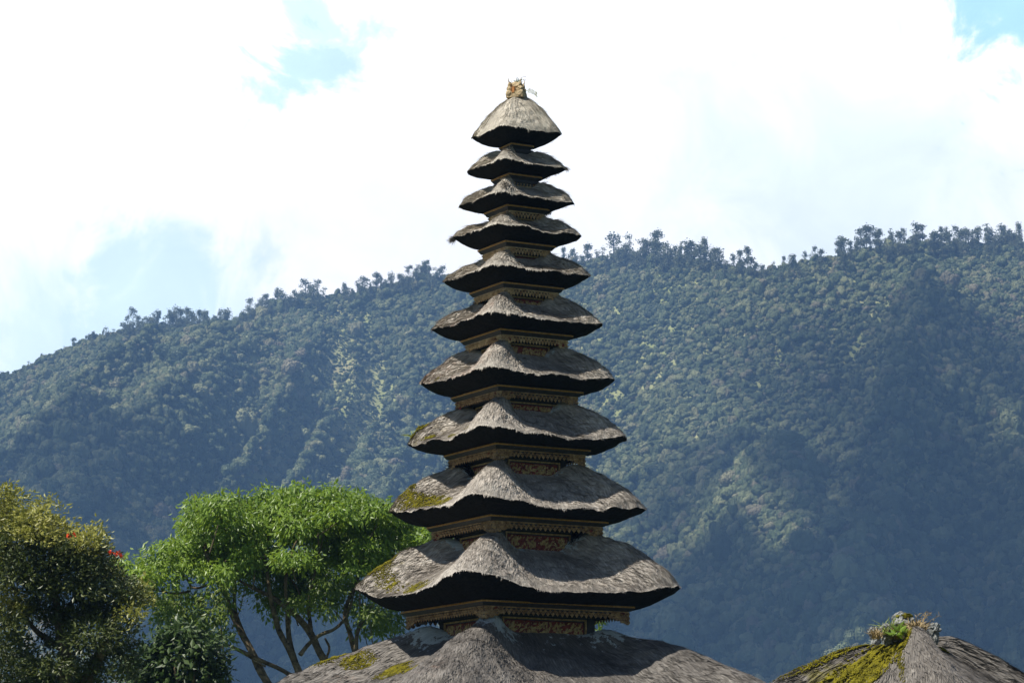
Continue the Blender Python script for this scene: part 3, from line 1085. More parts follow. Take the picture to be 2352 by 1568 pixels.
def carved_panel(mb, k, a_face, x0, x1, z0, z1):
    """relief panel with swirling foliage, gold on red"""
    n = np.array([math.cos(k * math.pi / 2), math.sin(k * math.pi / 2), 0])
    tg = np.array([-n[1], n[0], 0])
    W, H = x1 - x0, z1 - z0
    nx_, nz_ = max(12, int(W / 0.014)), max(6, int(H / 0.014))
    xs, zs = np.meshgrid(np.linspace(x0, x1, nx_), np.linspace(z0, z1, nz_), indexing='ij')
    h = np.zeros_like(xs)
    m = max(1, round(W / (H * 1.15)))
    for j in range(m):
        cx_ = x0 + (j + 0.5) * W / m
        cz_ = (z0 + z1) / 2 + 0.06 * H * (-1) ** j
        dx, dz = xs - cx_, zs - cz_
        r = np.hypot(dx, dz) / (H * 0.55)
        th = np.arctan2(dz, dx)
        sp = 0.5 + 0.5 * np.cos(3 * th + (9 if j % 2 else -9) * r + j)
        h = np.maximum(h, np.clip(1.25 - r, 0, 1) * sp + 0.7 * np.exp(-(r / 0.16) ** 2))
    w = .5 * vnoise(np.stack([xs * 34, zs * 34, 0 * xs + k], -1)) + .5 * vnoise(np.stack([xs * 62, zs * 62, 0 * xs + k + 7], -1))
    h = np.clip(0.5 * h + 1.3 * (w - 0.36), 0, 1)
    edge = np.minimum(np.minimum(xs - x0, x1 - xs), np.minimum(zs - z0, z1 - zs))
    h = h * np.clip(edge / 0.02, 0, 1)
    P = n * (a_face + 0.004) + tg * xs[..., None] + np.array([0, 0, 1.0]) * zs[..., None] + n * (h * 0.03)[..., None]
    idx = np.arange(nx_ * nz_).reshape(nx_, nz_)
    f = np.stack([idx[:-1, :-1], idx[1:, :-1], idx[1:, 1:], idx[:-1, 1:]], -1).reshape(-1, 4)
    hm = (h[:-1, :-1] + h[1:, 1:]).reshape(-1) / 2
    mb.add(P.reshape(-1, 3), f[hm > 0.30], 0)
    mb.add(P.reshape(-1, 3), f[hm <= 0.30], 1)


BL = (FL - 1) % 4          # the back faces
# moss on the lower roofs' left face: (u, t, half u, half t, thickness)
MOSS = {
    6: [(-.42, .92, .06, .05, .02)],
    7: [(-.86, .82, .16, .20, .09), (-.48, .88, .26, .10, .03), (.12, .88, .16, .06, .015), (.40, .66, .07, .14, .02)],
    8: [(-.50, .80, .55, .18, .045), (.10, .84, .3, .10, .02), (.50, .45, .12, .26, .02)],
    9: [(-.88, .78, .16, .18, .03), (-.30, .82, .5, .14, .012), (.10, .90, .3, .08, .012), (.48, .32, .08, .10, .02)],
    10: [(-.32, .36, .16, .10, .03), (-.05, .40, .3, .06, .012), (-.70, .42, .16, .08, .02), (-.88, .50, .10, .10, .02)],
}


def TUFTS(i):
    return {3: [(FL, -.97, .97, .02, .03, 110, .15, 1, -.3), (BL, .96, .97, .03, .03, 80, .18, 1, -.5)],
            5: [(FL, -.96, .14, .05, .05, 150, .14, .8, .5), (FL, -.7, .04, .2, .03, 150, .12, .5, .6)],
            2: [(FR, -.85, .75, .1, .10, 200, .14, 1, -.2)],
            8: [(FL, -.95, .12, .06, .06, 420, .24, 1.2, .6), (FL, -.8, .03, .15, .03, 300, .22, .9, .9)],
            9: [(FR, .88, .06, .05, .03, 260, .2, .8, .9)],
            1: [(FR, .98, .97, .02, .03, 60, .12, 1, -.5)]}.get(i, ())


prev_wall = 0.05
roofs = []
for i, (zc, sc, R, zt, hump, midh, lift) in enumerate(TIERS):
    ac = sc / SQ2
    dome = (i == 0)
    # the wall that stands on this roof belongs to the tier above
    aw = 0.055 if dome else prev_wall * 0.97
    roof = Roof(R, zt, zc, ac, aw, hump, midh, lift, i + 1, dome, BOTTOM_KEYS if i == 10 else None)
    roof.tilt = [0, -.02, -.015, -.03, -.015, -.02, -.03, -.035, -.035, -.04, -.02][i]
    roofs.append(roof)
    wear_tone = tier_wear_tone(i, roof)
    ro = roof_mesh(roof, wear_tone, 'thatch_roof', tower, blades=0.75 if i == 10 else 1.0, tufts=TUFTS(i))
    if i in MOSS:
        for q in MOSS[i]:
            moss_mesh(roof, [(FL,) + q], ro)
    # cornice below the roof
    co = empty('cornice', (0, 0, 0), 0, tower)
    mb = MB()
    rope_h = 0.020 + 0.004 * ac
    for k in range(4):
        n = np.array([math.cos(k * math.pi / 2), math.sin(k * math.pi / 2), 0])
        tg = np.array([-n[1], n[0], 0])
        up = np.array([0, 0, 1.0])
        mb.box(n * (ac - 0.012) + up * (zc - rope_h / 2), (ac - 0.024 if k % 2 else ac, 0.012, rope_h / 2), (tg, n, up))
        nbead = int(2 * ac / 0.034)
        for j in range(nbead):
            x = -ac + (j + 0.5) * 2 * ac / nbead
            o = n * ac + tg * x + up * (zc - rope_h / 2)
            v = [o - tg * .012 - up * rope_h * .45, o + tg * .004 - up * rope_h * .45, o + tg * .012 + up * rope_h * .45, o - tg * .004 + up * rope_h * .45]
            v = v + [p + n * 0.012 for p in v]
            mb.add(v, [(4, 5, 6, 7), (0, 1, 5, 4), (1, 2, 6, 5), (2, 3, 7, 6), (3, 0, 4, 7)])
    mb.build('rope_moulding', M['rope'], co)
    mb = MB()
    af = ac - 0.05
    z1, z0 = zc - rope_h - 0.001, zc - rope_h - 0.05
    ring = lambda a_, z_: [(a_, -a_, z_), (a_, a_, z_), (-a_, a_, z_), (-a_, -a_, z_)]
    v = ring(ac - 0.004, z1) + ring(af + 0.012, z0) + ring(af - 0.05, z0 - 0.002)
    f = [(q, 4 + q, 4 + (q + 1) % 4, (q + 1) % 4) for q in range(4)] + [(4 + q, 8 + q, 8 + (q + 1) % 4, 4 + (q + 1) % 4) for q in range(4)] + [(0, 1, 2, 3), (8, 9, 10, 11)]
    mb.add(v, f[:8])
    mb.add(v, f[8:])
    mb.build('cornice_board', M['black_wood'], co)
    Hf = 0.105 + 0.018 * min(ac, 1.4)
    if i == 0:
        Hf = 0.06
    mb = MB()
    frieze(mb, 2 * af, z0 - 0.004, af, Hf, Hf * (1.55 if i > 1 else 1.15))
    mb.build('carved_frieze', [M['carve'] if i < 6 else M['carve_dark'], M['carve_red'], M['black_wood']], co)
    # wall box between this cornice and the roof below
    if i < 10:
        wa = sc * (0.80 if i < 2 else 0.665) / SQ2
        zb = TIERS[i + 1][3] + TIERS[i + 1][2] * TIERS[i + 1][5] - 0.22
        wb = empty('wall_box', (0, 0, 0), 0, tower)
        mb = MB()
        mb.box((0, 0, (zb + z0 - 0.006) / 2), (wa - 0.03, wa - 0.03, (z0 - 0.006 - zb) / 2))
        mb.box((0, 0, z0 - 0.03), (wa + 0.035, wa + 0.035, 0.022))
        mb.box((0, 0, z0 - 0.075), (wa + 0.012, wa + 0.012, 0.02))
        mb.build('wall_core', M['black_wood'], wb)
        pw = max(0.022, wa * 0.075)
        for sx in (-1, 1):
            for sy in (-1, 1):
                mb = MB()
                mb.box((sx * (wa - pw), sy * (wa - pw), (zb + z0 - 0.1) / 2), (pw, pw, (z0 - 0.1 - zb) / 2))
                mb.build('post', M['black_wood'], wb)
        roof_top = TIERS[i + 1][3] + TIERS[i + 1][2] * TIERS[i + 1][5]
        ztop = z0 - (0.125 if i > 5 else 0.10)
        for k in range(4):
            n = np.array([math.cos(k * math.pi / 2), math.sin(k * math.pi / 2), 0])
            tg = np.array([-n[1], n[0], 0])
            up = np.array([0, 0, 1.0])
            hw = wa - 2 * pw - 0.015
            zlow = min(roof_top - 0.06, ztop - 0.10)
            fr = 0.008 + 0.005 * wa
            mb = MB()
            for sg in (-1, 1):
                mb.box(n * (wa - 0.012) + tg * sg * (hw - fr) + up * (zlow + ztop) / 2, (fr, 0.016, (ztop - zlow) / 2), (tg, n, up))
            mb.box(n * (wa - 0.012) + up * (ztop - fr), (hw - 2 * fr, 0.0155, fr), (tg, n, up))
            mb.box(n * (wa - 0.012) + up * (zlow + fr), (hw - 2 * fr, 0.0155, fr), (tg, n, up))
            fo = mb.build('panel_frame', M['gold'], wb)
            mb = MB()
            carved_panel(mb, k, wa - 0.028, -hw + 3.4 * fr, hw - 3.4 * fr, zlow + 2.6 * fr, ztop - 3.4 * fr)
            mb.build('carved_panel', [M['gold'], M['carve_red']], wb)
        prev_wall = wa


# the lowest storey under the bottom roof (hidden in the photo's framing)
mb = MB()
mb.box((0, 0, 1.75), (1.75, 1.75, 1.28))
mb.build('base_wall', M['black_wood'], tower)
mb = MB()
for j, (hw, za, zb) in enumerate(((3.0, -0.3, 0.15), (2.6, 0.15, 0.32), (2.2, 0.32, 0.47))):
    mb.box((0, 0, (za + zb) / 2), (hw, hw, (zb - za) / 2))
mb.build('plinth', M['floor_stone'], tower)
for sx in (-1, 1):
    for sy in (-1, 1):
        mb = MB()
        mb.box((sx * 2.25, sy * 2.25, 0.36), (0.13, 0.13, 0.035))
        mb.box((sx * 2.25, sy * 2.25, 1.68), (0.07, 0.07, 1.285))
        mb.box((sx * 2.25, sy * 2.25, 2.94), (0.11, 0.11, 0.05))
        mb.build('pillar', M['wood'], tower)


# ------------------------------------------------------------------ roof finials
def blades(mb, c, n, ln, spread, w=0.006, up=1.0, mat=0, bend=0.5):
    """grass blades growing from c"""
    for _ in range(n):
        d = rng.normal(size=3) * spread
        d[2] = up
        d /= np.linalg.norm(d)
        l = ln * rng.uniform(.45, 1)
        b = np.asarray(c) + rng.normal(size=3) * np.array([1, 1, .2]) * ln * 0.12
        out = np.array([d[0], d[1], 0])
        sd = np.cross(d, rng.normal(size=3))
        sd /= np.linalg.norm(sd) + 1e-9
        p1 = b + d * l * .55
        p2 = p1 + (d * .45 + out * bend * .8 - np.array([0, 0, bend * .25])) * l
        v = [b - sd * w, b + sd * w, p1 + sd * w * .8, p1 - sd * w * .8, p2]
        mb.add(v, [(0, 1, 2, 3)], mat)
        mb.add(v, [(3, 2, 4)], mat)


zt0 = TIERS[0][3] + TIERS[0][2] * .86
fin = empty('finial', (0, 0, zt0), R_(45), tower)
fin.scale = (1.12, 1.12, .82)
mb = MB()
mb.box((0, 0, .03), (.125, .125, .06))
mb.box((0, 0, .12), (.085, .085, .05))
lump(mb, (0, 0, .22), (.085, .085, .10), 0, 2, .25)
mb.build('finial_core', M['stone'], fin)
mb = MB()
mb.box((-.015, -.10, .12), (.018, .03, .06))
mb.build('brick_core', M['brick'], fin)
for j in range(4):
    a = R_(45 + 90 * j)
    mb = MB()
    cxy = np.array([math.cos(a), math.sin(a)]) * .125
    lump(mb, (cxy[0], cxy[1], .05), (.05, .05, .075), 0, j, .35)
    lump(mb, (cxy[0] * .95, cxy[1] * .95, .15), (.042, .042, .06), 0, j + 9, .35)
    lump(mb, (cxy[0] * .85, cxy[1] * .85, .235), (.035, .035, .06), 0, j + 19, .35)
    mb.tube([(cxy[0] * .9, cxy[1] * .9, .26), (cxy[0] * 1.05, cxy[1] * 1.05, .32), (cxy[0] * 1.1, cxy[1] * 1.1, .38)], [.014, .009, .002], 5)
    mb.build('horn', M['stone'], fin)

tw_rot = mathutils.Matrix.Rotation(YAW - math.pi / 4, 4, 'Z')
gr = MB()
blades(gr, (0.02, -.05, .28), 26, .13, .5)
blades(gr, (-.03, -.10, .02), 30, .08, .7, bend=.8)
gr_o = gr.build('grass_tuft', M['grass'])
gr_o.location = (AX[0], AX[1], zt0)
gr_o.scale = (1, 1, .84)
tag(gr_o, 'green grass tuft growing on the stone finial at the top of the pagoda', 'grass')
tw = MB()
tw.tube([(0, 0, .28), (.004, 0, .36), (.0, 0, .44)], [.005, .004, .0015], 4)
for dx, dz in ((.10, .40), (.125, .36), (.09, .35), (-.10, .36)):
    tw.tube([(dx * .4, -.03, .24), (dx * .8, -.03, .24 + (dz - .24) * .6), (dx, -.03, dz)], [.004, .003, .0012], 4)
for j in range(16):
    b = np.array([rng.uniform(.06, .15), -.03, rng.uniform(.30, .42)])
    leaves(tw, [b], rng.normal(size=(1, 3)) + [[.3, 0, .2]], rand_unit(1), .035, .4, 0)
tw_o = tw.build('twig_plant', M['drygrass'])
tw_o.location = (AX[0], AX[1], zt0)
tw_o.scale = (1, 1, .84)
tag(tw_o, 'thin dry twigs sticking up out of the stone finial on top of the pagoda', 'twigs')
fe = MB()
st = np.array([(.11, -.04, .10), (.17, -.05, .105), (.24, -.06, .09), (.30, -.06, .055), (.335, -.06, .02)])
fe.tube(st, [.004, .004, .003, .003, .0015], 4)
for a_ in np.linspace(1.2, 3.95, 20):
    i0 = int(a_)
    p = st[i0] + (st[min(i0 + 1, 4)] - st[i0]) * (a_ - i0)
    for sg in (-1, 1):
        leaves(fe, [p], np.array([[.25, -.1, sg * 1.0]]) + rng.normal(0, .15, (1, 3)), np.array([[0, -1., .2]]), .05, .14, 0)
fe_o = fe.build('fern', M['pale_fern'])
fe_o.location = (AX[0], AX[1], zt0)
tag(fe_o, 'pale fern frond arching out to the right of the pagoda finial', 'fern')
# little fern at the mossy left tip of the eighth roof
P8 = roofs[7].pos(FL, np.array([-.96]), np.array([.93]))[0]
P8 = np.array(tw_rot @ mathutils.Vector(P8))
f8 = MB()
blades(f8, (0, 0, .02), 16, .20, .9, w=.008, up=.7, bend=.8)
f8_o = f8.build('grass_tuft', M['grass'])
f8_o.location = (AX[0] + P8[0], AX[1] + P8[1], P8[2])
tag(f8_o, 'pale green grass sprig on the moss lump at the left tip of a roof', 'grass')

# ------------------------------------------------------------------ pavilion at the right
PV = at(2078, 1500, 28.0)
pav = empty('thatched_pavilion', (PV[0], PV[1], 0), R_(-84 - 45 + 180))
tag(pav, 'low pavilion with a mossy grey thatched roof and lichen covered finial', 'pavilion')
PK = ([0, .08, .20, .33, .5, .7, .9, 1.0], [.445, .45, .405, .345, .25, .14, .04, 0.0], [.43, .405, .35, .29, .205, .11, .02, -.03])
proof = Roof(3.2, 2.16, 1.98, 1.75, .17, 0, 0, .03, 21, True, PK)


def pface(nx, ny):
    return max(range(4), key=lambda k: math.cos(k * math.pi / 2 + pav.rotation_euler[2]) * nx + math.sin(k * math.pi / 2 + pav.rotation_euler[2]) * ny)


PL, PR = pface(-.7, -.7), pface(.7, -.7)


def pwear(k, u, t, P):
    P = np.asarray(P, float)
    c = np.zeros(np.asarray(u).shape + (4,))
    n = fbm(P * 2.2 + 91, 3)
    e = ((u + .10) / .75) ** 2 + ((t - .2) / .42) ** 2
    if k == PL:
        c[..., 0] = np.clip(n * 1.3 * (1 - .6 * e), 0, 1)
    c[..., 0] = np.maximum(c[..., 0], np.clip(.8 * n * sstep(np.asarray(t), .2, .05), 0, 1))
    c[..., 1] = .10 * n
    c[..., 3] = 0.04
    return c


pr = roof_mesh(proof, pwear, 'thatch_roof', pav, blades=1.6)
for q_ in [(PL, -.15, .20, .75, .24, .06), (PL, -.05, .38, .42, .22, .05), (PL, .0, .5, .35, .22, .03), (PL, .55, .06, .4, .06, .03), (PR, -.6, .05, .4, .05, .03), (PR, .3, .08, .06, .03, .02)]:
    moss_mesh(proof, [q_], pr, 1.0)
fin2 = empty('finial', (0, 0, 2.16 + 3.2 * .43), R_(45), pav)
mb = MB()
mb.box((0, 0, .02), (.17, .17, .09))
lump(mb, (0, 0, .14), (.11, .11, .10), 0, 5, .4)
lump(mb, (0, 0, .21), (.10, .10, .09), 0, 6, .7, 16)
mb.build('finial_core', M['lichen_stone'], fin2)
mb = MB()
lump(mb, (0, 0, .275), (.085, .085, .035), 0, 7, .5)
mb.build('moss_cap', M['moss'], fin2)
for j in range(4):
    a = R_(45 + 90 * j)
    mb = MB()
    lump(mb, (math.cos(a) * .33, math.sin(a) * .33, .05), (.05, .05, .08), 0, j + 30, .6, 14)
    lump(mb, (math.cos(a) * .35, math.sin(a) * .35, .13), (.055, .055, .05), 0, j + 40, .7, 16)
    mb.build('horn', M['lichen_stone'], fin2)
mb = MB()
for sx in (-1, 1):
    for sy in (-1, 1):
        mb.box((sx * 1.1, sy * 1.1, 1.22), (.06, .06, .82))
mb2 = MB()
for sx, sy in ((-1, -1), (1, -1), (1, 1), (-1, 1)):
    q = MB()
    q.box((sx * 1.1, sy * 1.1, .44), (.10, .10, .04))
    q.box((sx * 1.1, sy * 1.1, 1.19), (.055, .055, .71))
    q.build('post', M['wood'], pav)
q = MB()
for k in range(4):
    n = np.array([math.cos(k * math.pi / 2), math.sin(k * math.pi / 2), 0])
    tg = np.array([-n[1], n[0], 0])
    q.box(n * 1.2 + np.array([0, 0, 1.93]), (1.2, .04, .05) if k % 2 else (1.16, .04, .05), (tg, n, np.array([0, 0, 1.])))
q.build('roof_beam', M['wood'], pav)
q = MB()
q.box((0, 0, .1), (1.6, 1.6, .22))
q.box((0, 0, .36), (1.4, 1.4, .04))
q.build('plinth', M['floor_stone'], pav)

TOPZ = 2.16 + 3.2 * .43


def on_pav(px, py):
    return at(px, py, PV[1] - .32 + rng.uniform(-.12, .25))


for nm, mt, lab, cat, pts in (
    ('grass_tuft', 'drygrass', 'brown dry grass clump around the finial of the mossy pavilion roof', 'grass', [(2012, 1466, 60, .16), (2035, 1464, 90, .17), (2060, 1466, 110, .17), (2085, 1458, 110, .19), (2105, 1450, 90, .20), (2120, 1450, 60, .15)]),
    ('grass_tuft', 'grass', 'upright green grass sprig left of the pavilion finial', 'grass', [(2043, 1450, 34, .22), (2030, 1455, 16, .16)]),
):
    q = MB()
    for px, py, n, ln in pts:
        blades(q, on_pav(px, py), n, ln, .6, w=.006, bend=.5)
    o = q.build(nm, M[mt])
    tag(o, lab, cat)
q = MB()
for j in range(13):
    c = on_pav(2072 + rng.normal(0, 9), 1452 + rng.normal(0, 7)) + np.array([0, -.05, 0])
    leaves(q, np.repeat(c[None], 3, 0), rng.normal(size=(3, 3)) * [1, .5, .7] + [0, -.4, .3], np.array([[0, -1., .8]] * 3) + rng.normal(0, .4, (3, 3)), rng.uniform(.07, .12, 3), .5, 0)
o = q.build('leafy_plant', M['leaf_bright'])
tag(o, 'small green leafy plant below the finial of the pavilion roof', 'plant')
q = MB()
for x0, y0, x1, y1 in ((2110, 1440, 2128, 1403), (2112, 1440, 2140, 1408), (2118, 1445, 2132, 1410), (2122, 1450, 2158, 1412), (2105, 1440, 2108, 1410)):
    a_, b_ = on_pav(x0, y0), on_pav(x1, y1)
    m_ = (a_ + b_) / 2 + np.array([-.01, 0, .03])
    q.tube([a_, m_, b_], [.004, .003, .0015], 4)
    for j in range(7):
        p = m_ + (b_ - m_) * j / 6
        leaves(q, [p], rng.normal(size=(1, 3)) + [[.4, 0, .4]], rand_unit(1), .05, .15, 0)
o = q.build('twig_plant', M['drygrass'])
tag(o, 'thin dry twigs arching up right of the pavilion finial', 'twigs')


# ------------------------------------------------------------------ near trees
def crown_leaves(mb, pads, n_per_m2, size, droop, width, mat_fn, spread=.10, per=9, up_only=-0.35, inner=0.15):
    for c, r in pads:
        c, r = np.asarray(c, float), np.asarray(r, float)
        area = 4 * math.pi * ((r[0] * r[1]) ** 1.6 / 3 + (r[0] * r[2]) ** 1.6 / 3 + (r[1] * r[2]) ** 1.6 / 3) ** (1 / 1.6)
        ns = max(8, int(area * n_per_m2 / per))
        u = rand_unit(ns)
        flip = (u[:, 2] < up_only)
        u[flip, 2] *= -rng.uniform(.2, 1, flip.sum())
        shell = np.where(rng.random(ns) < inner, rng.uniform(.35, .85, ns), rng.uniform(.82, 1.04, ns))
        bump = 1 + 0.5 * (fbm(u * 2.3 + c * 1.7, 3) - .5)
        sp = c + u * r * (shell * bump)[:, None]
        P = np.repeat(sp, per, 0) + rng.normal(size=(ns * per, 3)) * spread
        U = np.repeat(u, per, 0)
        D = U * .7 + rng.normal(size=P.shape) * .55 + np.array([0, 0, -droop])
        Nn = U * .6 + np.array([0, -.25, .75]) + rng.normal(size=P.shape) * .45
        leaves(mb, P, D, Nn, rng.uniform(.65, 1.25, len(P)) * size, width, mat_fn)


def zt(zx, zy):          # detail-crop pixels to picture pixels
    return zx * .4427, 1071.9 + zy * .4427


def pad_at(zx, zy, rx, ry, Y, rd=None):
    px, py = zt(zx, zy)
    s = .4427 * Y / FPX
    return at(px, py, Y), (rx * s, (rd or rx) * s, ry * s)


# --- bright green spreading tree
Y0 = 60.0
BP = [(1040, 250, 95, 110), (985, 330, 60, 70), (1150, 240, 120, 100), (1250, 190, 70, 45), (1390, 190, 90, 80), (1300, 260, 110, 80), (1550, 150, 100, 60), (1480, 210, 110, 80),
      (1700, 165, 110, 70), (1620, 230, 110, 80), (1850, 205, 130, 85), (1760, 260, 120, 80), (1985, 250, 130, 80), (1930, 330, 120, 80), (2060, 330, 110, 70), (1250, 330, 140, 110),
      (1120, 380, 130, 100), (1430, 300, 140, 110), (1560, 330, 130, 100), (1690, 320, 140, 110), (1830, 340, 130, 110), (2120, 300, 120, 60), (2250, 380, 90, 40), (2180, 390, 110, 45),
      (1010, 430, 100, 90), (905, 400, 45, 45), (820, 460, 80, 60), (800, 520, 80, 60), (660, 510, 90, 45), (730, 560, 90, 40), (860, 590, 80, 50), (620, 570, 70, 50), (1000, 540, 100, 70),
      (960, 480, 90, 70), (1150, 470, 130, 90), (1280, 500, 90, 80), (1350, 430, 120, 90), (1540, 490, 140, 70), (1480, 570, 110, 70), (1620, 570, 90, 60), (1840, 545, 100, 55), (1760, 470, 110, 80),
      (1900, 450, 110, 80), (2010, 450, 100, 70), (1650, 650, 120, 65), (1500, 690, 110, 60), (1390, 700, 75, 45), (1590, 720, 110, 45), (1720, 720, 60, 60), (1930, 780, 100, 65), (2030, 770, 70, 60),
      (1900, 830, 70, 40), (960, 700, 120, 55), (870, 740, 90, 50), (1030, 790, 110, 55), (950, 840, 70, 35), (1100, 850, 70, 55), (1090, 560, 70, 60), (1180, 560, 80, 50),
      (760, 610, 80, 50), (1120, 650, 90, 55), (1230, 620, 70, 40), (940, 780, 100, 50), (1130, 770, 70, 55), (1060, 900, 90, 40), (1180, 890, 60, 45), (690, 640, 80, 45), (1320, 560, 80, 50), (1750, 620, 70, 45), (1440, 760, 60, 40), (1680, 760, 60, 40), (1840, 640, 70, 40), (540, 560, 60, 50), (1990, 850, 60, 40), (880, 690, 70, 45), (800, 680, 60, 40), (990, 860, 80, 45), (900, 880, 70, 40), (840, 800, 60, 40), (1150, 700, 60, 40), (1870, 740, 90, 60), (2000, 830, 90, 50), (2080, 690, 80, 60), (1450, 640, 110, 60), (1560, 650, 110, 60), (1700, 630, 100, 60), (1300, 640, 60, 40), (2350, 730, 60, 40), (2600, 720, 160, 70), (2800, 700, 150, 80), (2950, 760, 120, 70), (3080, 790, 46, 50), (3082, 870, 40, 40), (2500, 560, 160, 90), (2700, 520, 160, 90)]
bt = empty('bright_green_tree', (at(*zt(1600, 1100), Y0)[0], Y0, 0))
tag(bt, 'large bright green spreading tree with drooping leaves behind the pagoda', 'tree')
base = np.array(bt.location)
pads = []
for zx, zy, rx, ry in BP:
    dz = rng.uniform(-1.3, 1.3)
    pads.append(pad_at(zx, zy, rx * rng.uniform(.72, 1.0), ry * rng.uniform(.75, 1.05), Y0 + dz, rx * 1.15))
    if zy < 520 and 900 < zx < 2200:
        pads.append(pad_at(zx + rng.normal(0, 40), zy + rng.uniform(15, 60), rx, ry, Y0 + dz + rng.uniform(.8, 1.8), rx * 1.3))
mb = MB()
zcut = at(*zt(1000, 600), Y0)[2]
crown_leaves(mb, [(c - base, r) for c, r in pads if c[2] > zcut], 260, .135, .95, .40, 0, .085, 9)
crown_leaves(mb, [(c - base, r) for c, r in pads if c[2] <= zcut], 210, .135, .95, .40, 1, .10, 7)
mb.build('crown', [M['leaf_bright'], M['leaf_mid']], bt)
mb = MB()


def limb(pts, r0, r1, Y, mbx, org, wob=.03):
    Pp = []
    n = len(pts)
    for i, (zx, zy) in enumerate(pts):
        Pp.append(at(*zt(zx, zy), Y + (0.25 * math.sin(i * 1.7 + zx))))
    Pp = np.array(Pp)
    # resample and wobble
    t = np.linspace(0, n - 1, (n - 1) * 6 + 1)
    Q = np.stack([np.interp(t, range(n), Pp[:, k]) for k in range(3)], -1)
    ker = np.ones(5) / 5
    Qs = np.stack([np.convolve(np.pad(Q[:, k], 2, 'edge'), ker, 'valid') for k in range(3)], -1)
    Qs += (np.stack([vnoise(np.stack([Qs[:, 2] * 2.5, Qs[:, 0] * 2, 0 * t + k], -1)) for k in range(3)], -1) - .5) * wob * 2
    rr = np.interp(np.linspace(0, 1, len(t)), [0, 1], [r0, r1]) * (1 + .25 * (vnoise(np.stack([t * 2.1, 0 * t + r0 * 99, 0 * t], -1)) - .5))
    mbx.tube(Qs - org, rr * (.72 if Y > 50 else .9), 8)
    return Qs


root = (1620, 1500)
for pts, r0, r1 in (
    ([root, (1450, 1230), (1370, 1090), (1290, 930), (1220, 790), (1160, 640), (1080, 480), (1040, 330)], .16, .04),
    ([(1290, 930), (1225, 760), (1210, 620), (1260, 450), (1290, 300)], .075, .025),
    ([root, (1590, 1180), (1510, 960), (1440, 830), (1400, 690), (1380, 500), (1400, 300)], .14, .03),
    ([(1590, 1180), (1535, 1040), (1500, 900), (1490, 760), (1480, 560), (1560, 330)], .12, .03),
    ([root, (1760, 1170), (1690, 1010), (1610, 860), (1530, 760), (1430, 690), (1280, 610), (1180, 560)], .15, .035),
    ([(1610, 860), (1600, 700), (1640, 520), (1690, 330)], .07, .02),
    ([(1550, 980), (1600, 920), (1660, 860), (1740, 840), (1800, 780), (1830, 700), (1860, 540)], .07, .025),
    ([root, (1900, 1180), (1845, 960), (1805, 840), (1790, 740), (1850, 600), (1900, 420)], .13, .03),
    ([(1845, 960), (1850, 850), (1920, 740), (2000, 620), (2060, 420)], .07, .02),
    ([root, (1560, 1110), (1480, 1060), (1350, 1000), (1190, 930), (1080, 880), (1000, 800)], .09, .025),
    ([(1190, 930), (1290, 985), (1390, 1040)], .03, .03),
    ([(1160, 640), (1050, 690), (1000, 720)], .03, .015), ([(1000, 640), (880, 660), (790, 640), (690, 580)], .035, .012), ([(1120, 600), (1000, 640), (960, 560), (830, 520)], .05, .015),
    ([(1690, 1010), (1720, 940), (1680, 880)], .05, .03), ([(1530, 760), (1570, 660), (1500, 560)], .045, .02), ([root, (2250, 1150), (2400, 950), (2600, 760), (2800, 700), (3080, 800)], .12, .02),
    ([(1100, 220), (1150, 190), (1135, 160)], .012, .004), ([(1250, 200), (1230, 170), (1245, 120)], .012, .004),
):
    limb(pts, r0, r1, Y0, mb, base)
# twigs reaching into the foliage
for c, r in pads[::2]:
    e = c + rng.normal(size=3) * np.array(r) * .5
    s_ = c + np.array([rng.normal(0, .3), 0, -rng.uniform(.3, .9)])
    mb.tube(np.array([s_, (s_ + e) / 2 + rng.normal(0, .05, 3), e]) - base, [.018, .012, .005], 5)
mb.build('trunk', M['bark'], bt)

# --- dark tree at the left edge
Y1 = 38.0
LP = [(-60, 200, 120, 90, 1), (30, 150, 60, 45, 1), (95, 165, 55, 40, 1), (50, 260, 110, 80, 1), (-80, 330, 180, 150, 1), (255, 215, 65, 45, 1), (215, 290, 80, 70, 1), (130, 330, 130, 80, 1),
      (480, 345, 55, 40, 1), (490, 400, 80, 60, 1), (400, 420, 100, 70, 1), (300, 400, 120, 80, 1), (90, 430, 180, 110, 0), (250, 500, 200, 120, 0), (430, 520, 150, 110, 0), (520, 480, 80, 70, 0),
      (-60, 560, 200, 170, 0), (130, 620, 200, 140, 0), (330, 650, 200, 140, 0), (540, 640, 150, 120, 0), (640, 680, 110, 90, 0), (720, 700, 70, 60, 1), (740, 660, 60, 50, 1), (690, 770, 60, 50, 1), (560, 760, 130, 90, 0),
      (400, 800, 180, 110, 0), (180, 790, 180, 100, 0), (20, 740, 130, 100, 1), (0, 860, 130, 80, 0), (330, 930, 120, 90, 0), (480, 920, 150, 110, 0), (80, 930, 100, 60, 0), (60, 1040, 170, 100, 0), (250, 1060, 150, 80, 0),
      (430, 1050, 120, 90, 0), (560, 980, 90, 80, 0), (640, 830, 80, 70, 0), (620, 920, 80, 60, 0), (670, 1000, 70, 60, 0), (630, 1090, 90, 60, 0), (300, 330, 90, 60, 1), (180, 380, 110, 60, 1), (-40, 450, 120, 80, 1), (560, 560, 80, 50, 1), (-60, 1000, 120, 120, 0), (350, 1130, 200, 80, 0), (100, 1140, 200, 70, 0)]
lt = empty('dark_leafy_tree', (at(*zt(330, 1100), Y1)[0], Y1, 0))
tag(lt, 'dark small leaved tree with yellowish lit tips at the left edge', 'tree')
base = np.array(lt.location)
mb = MB()
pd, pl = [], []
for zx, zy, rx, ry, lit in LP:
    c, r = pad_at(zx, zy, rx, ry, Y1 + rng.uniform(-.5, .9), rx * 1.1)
    (pl if lit else pd).append((c - base, r))
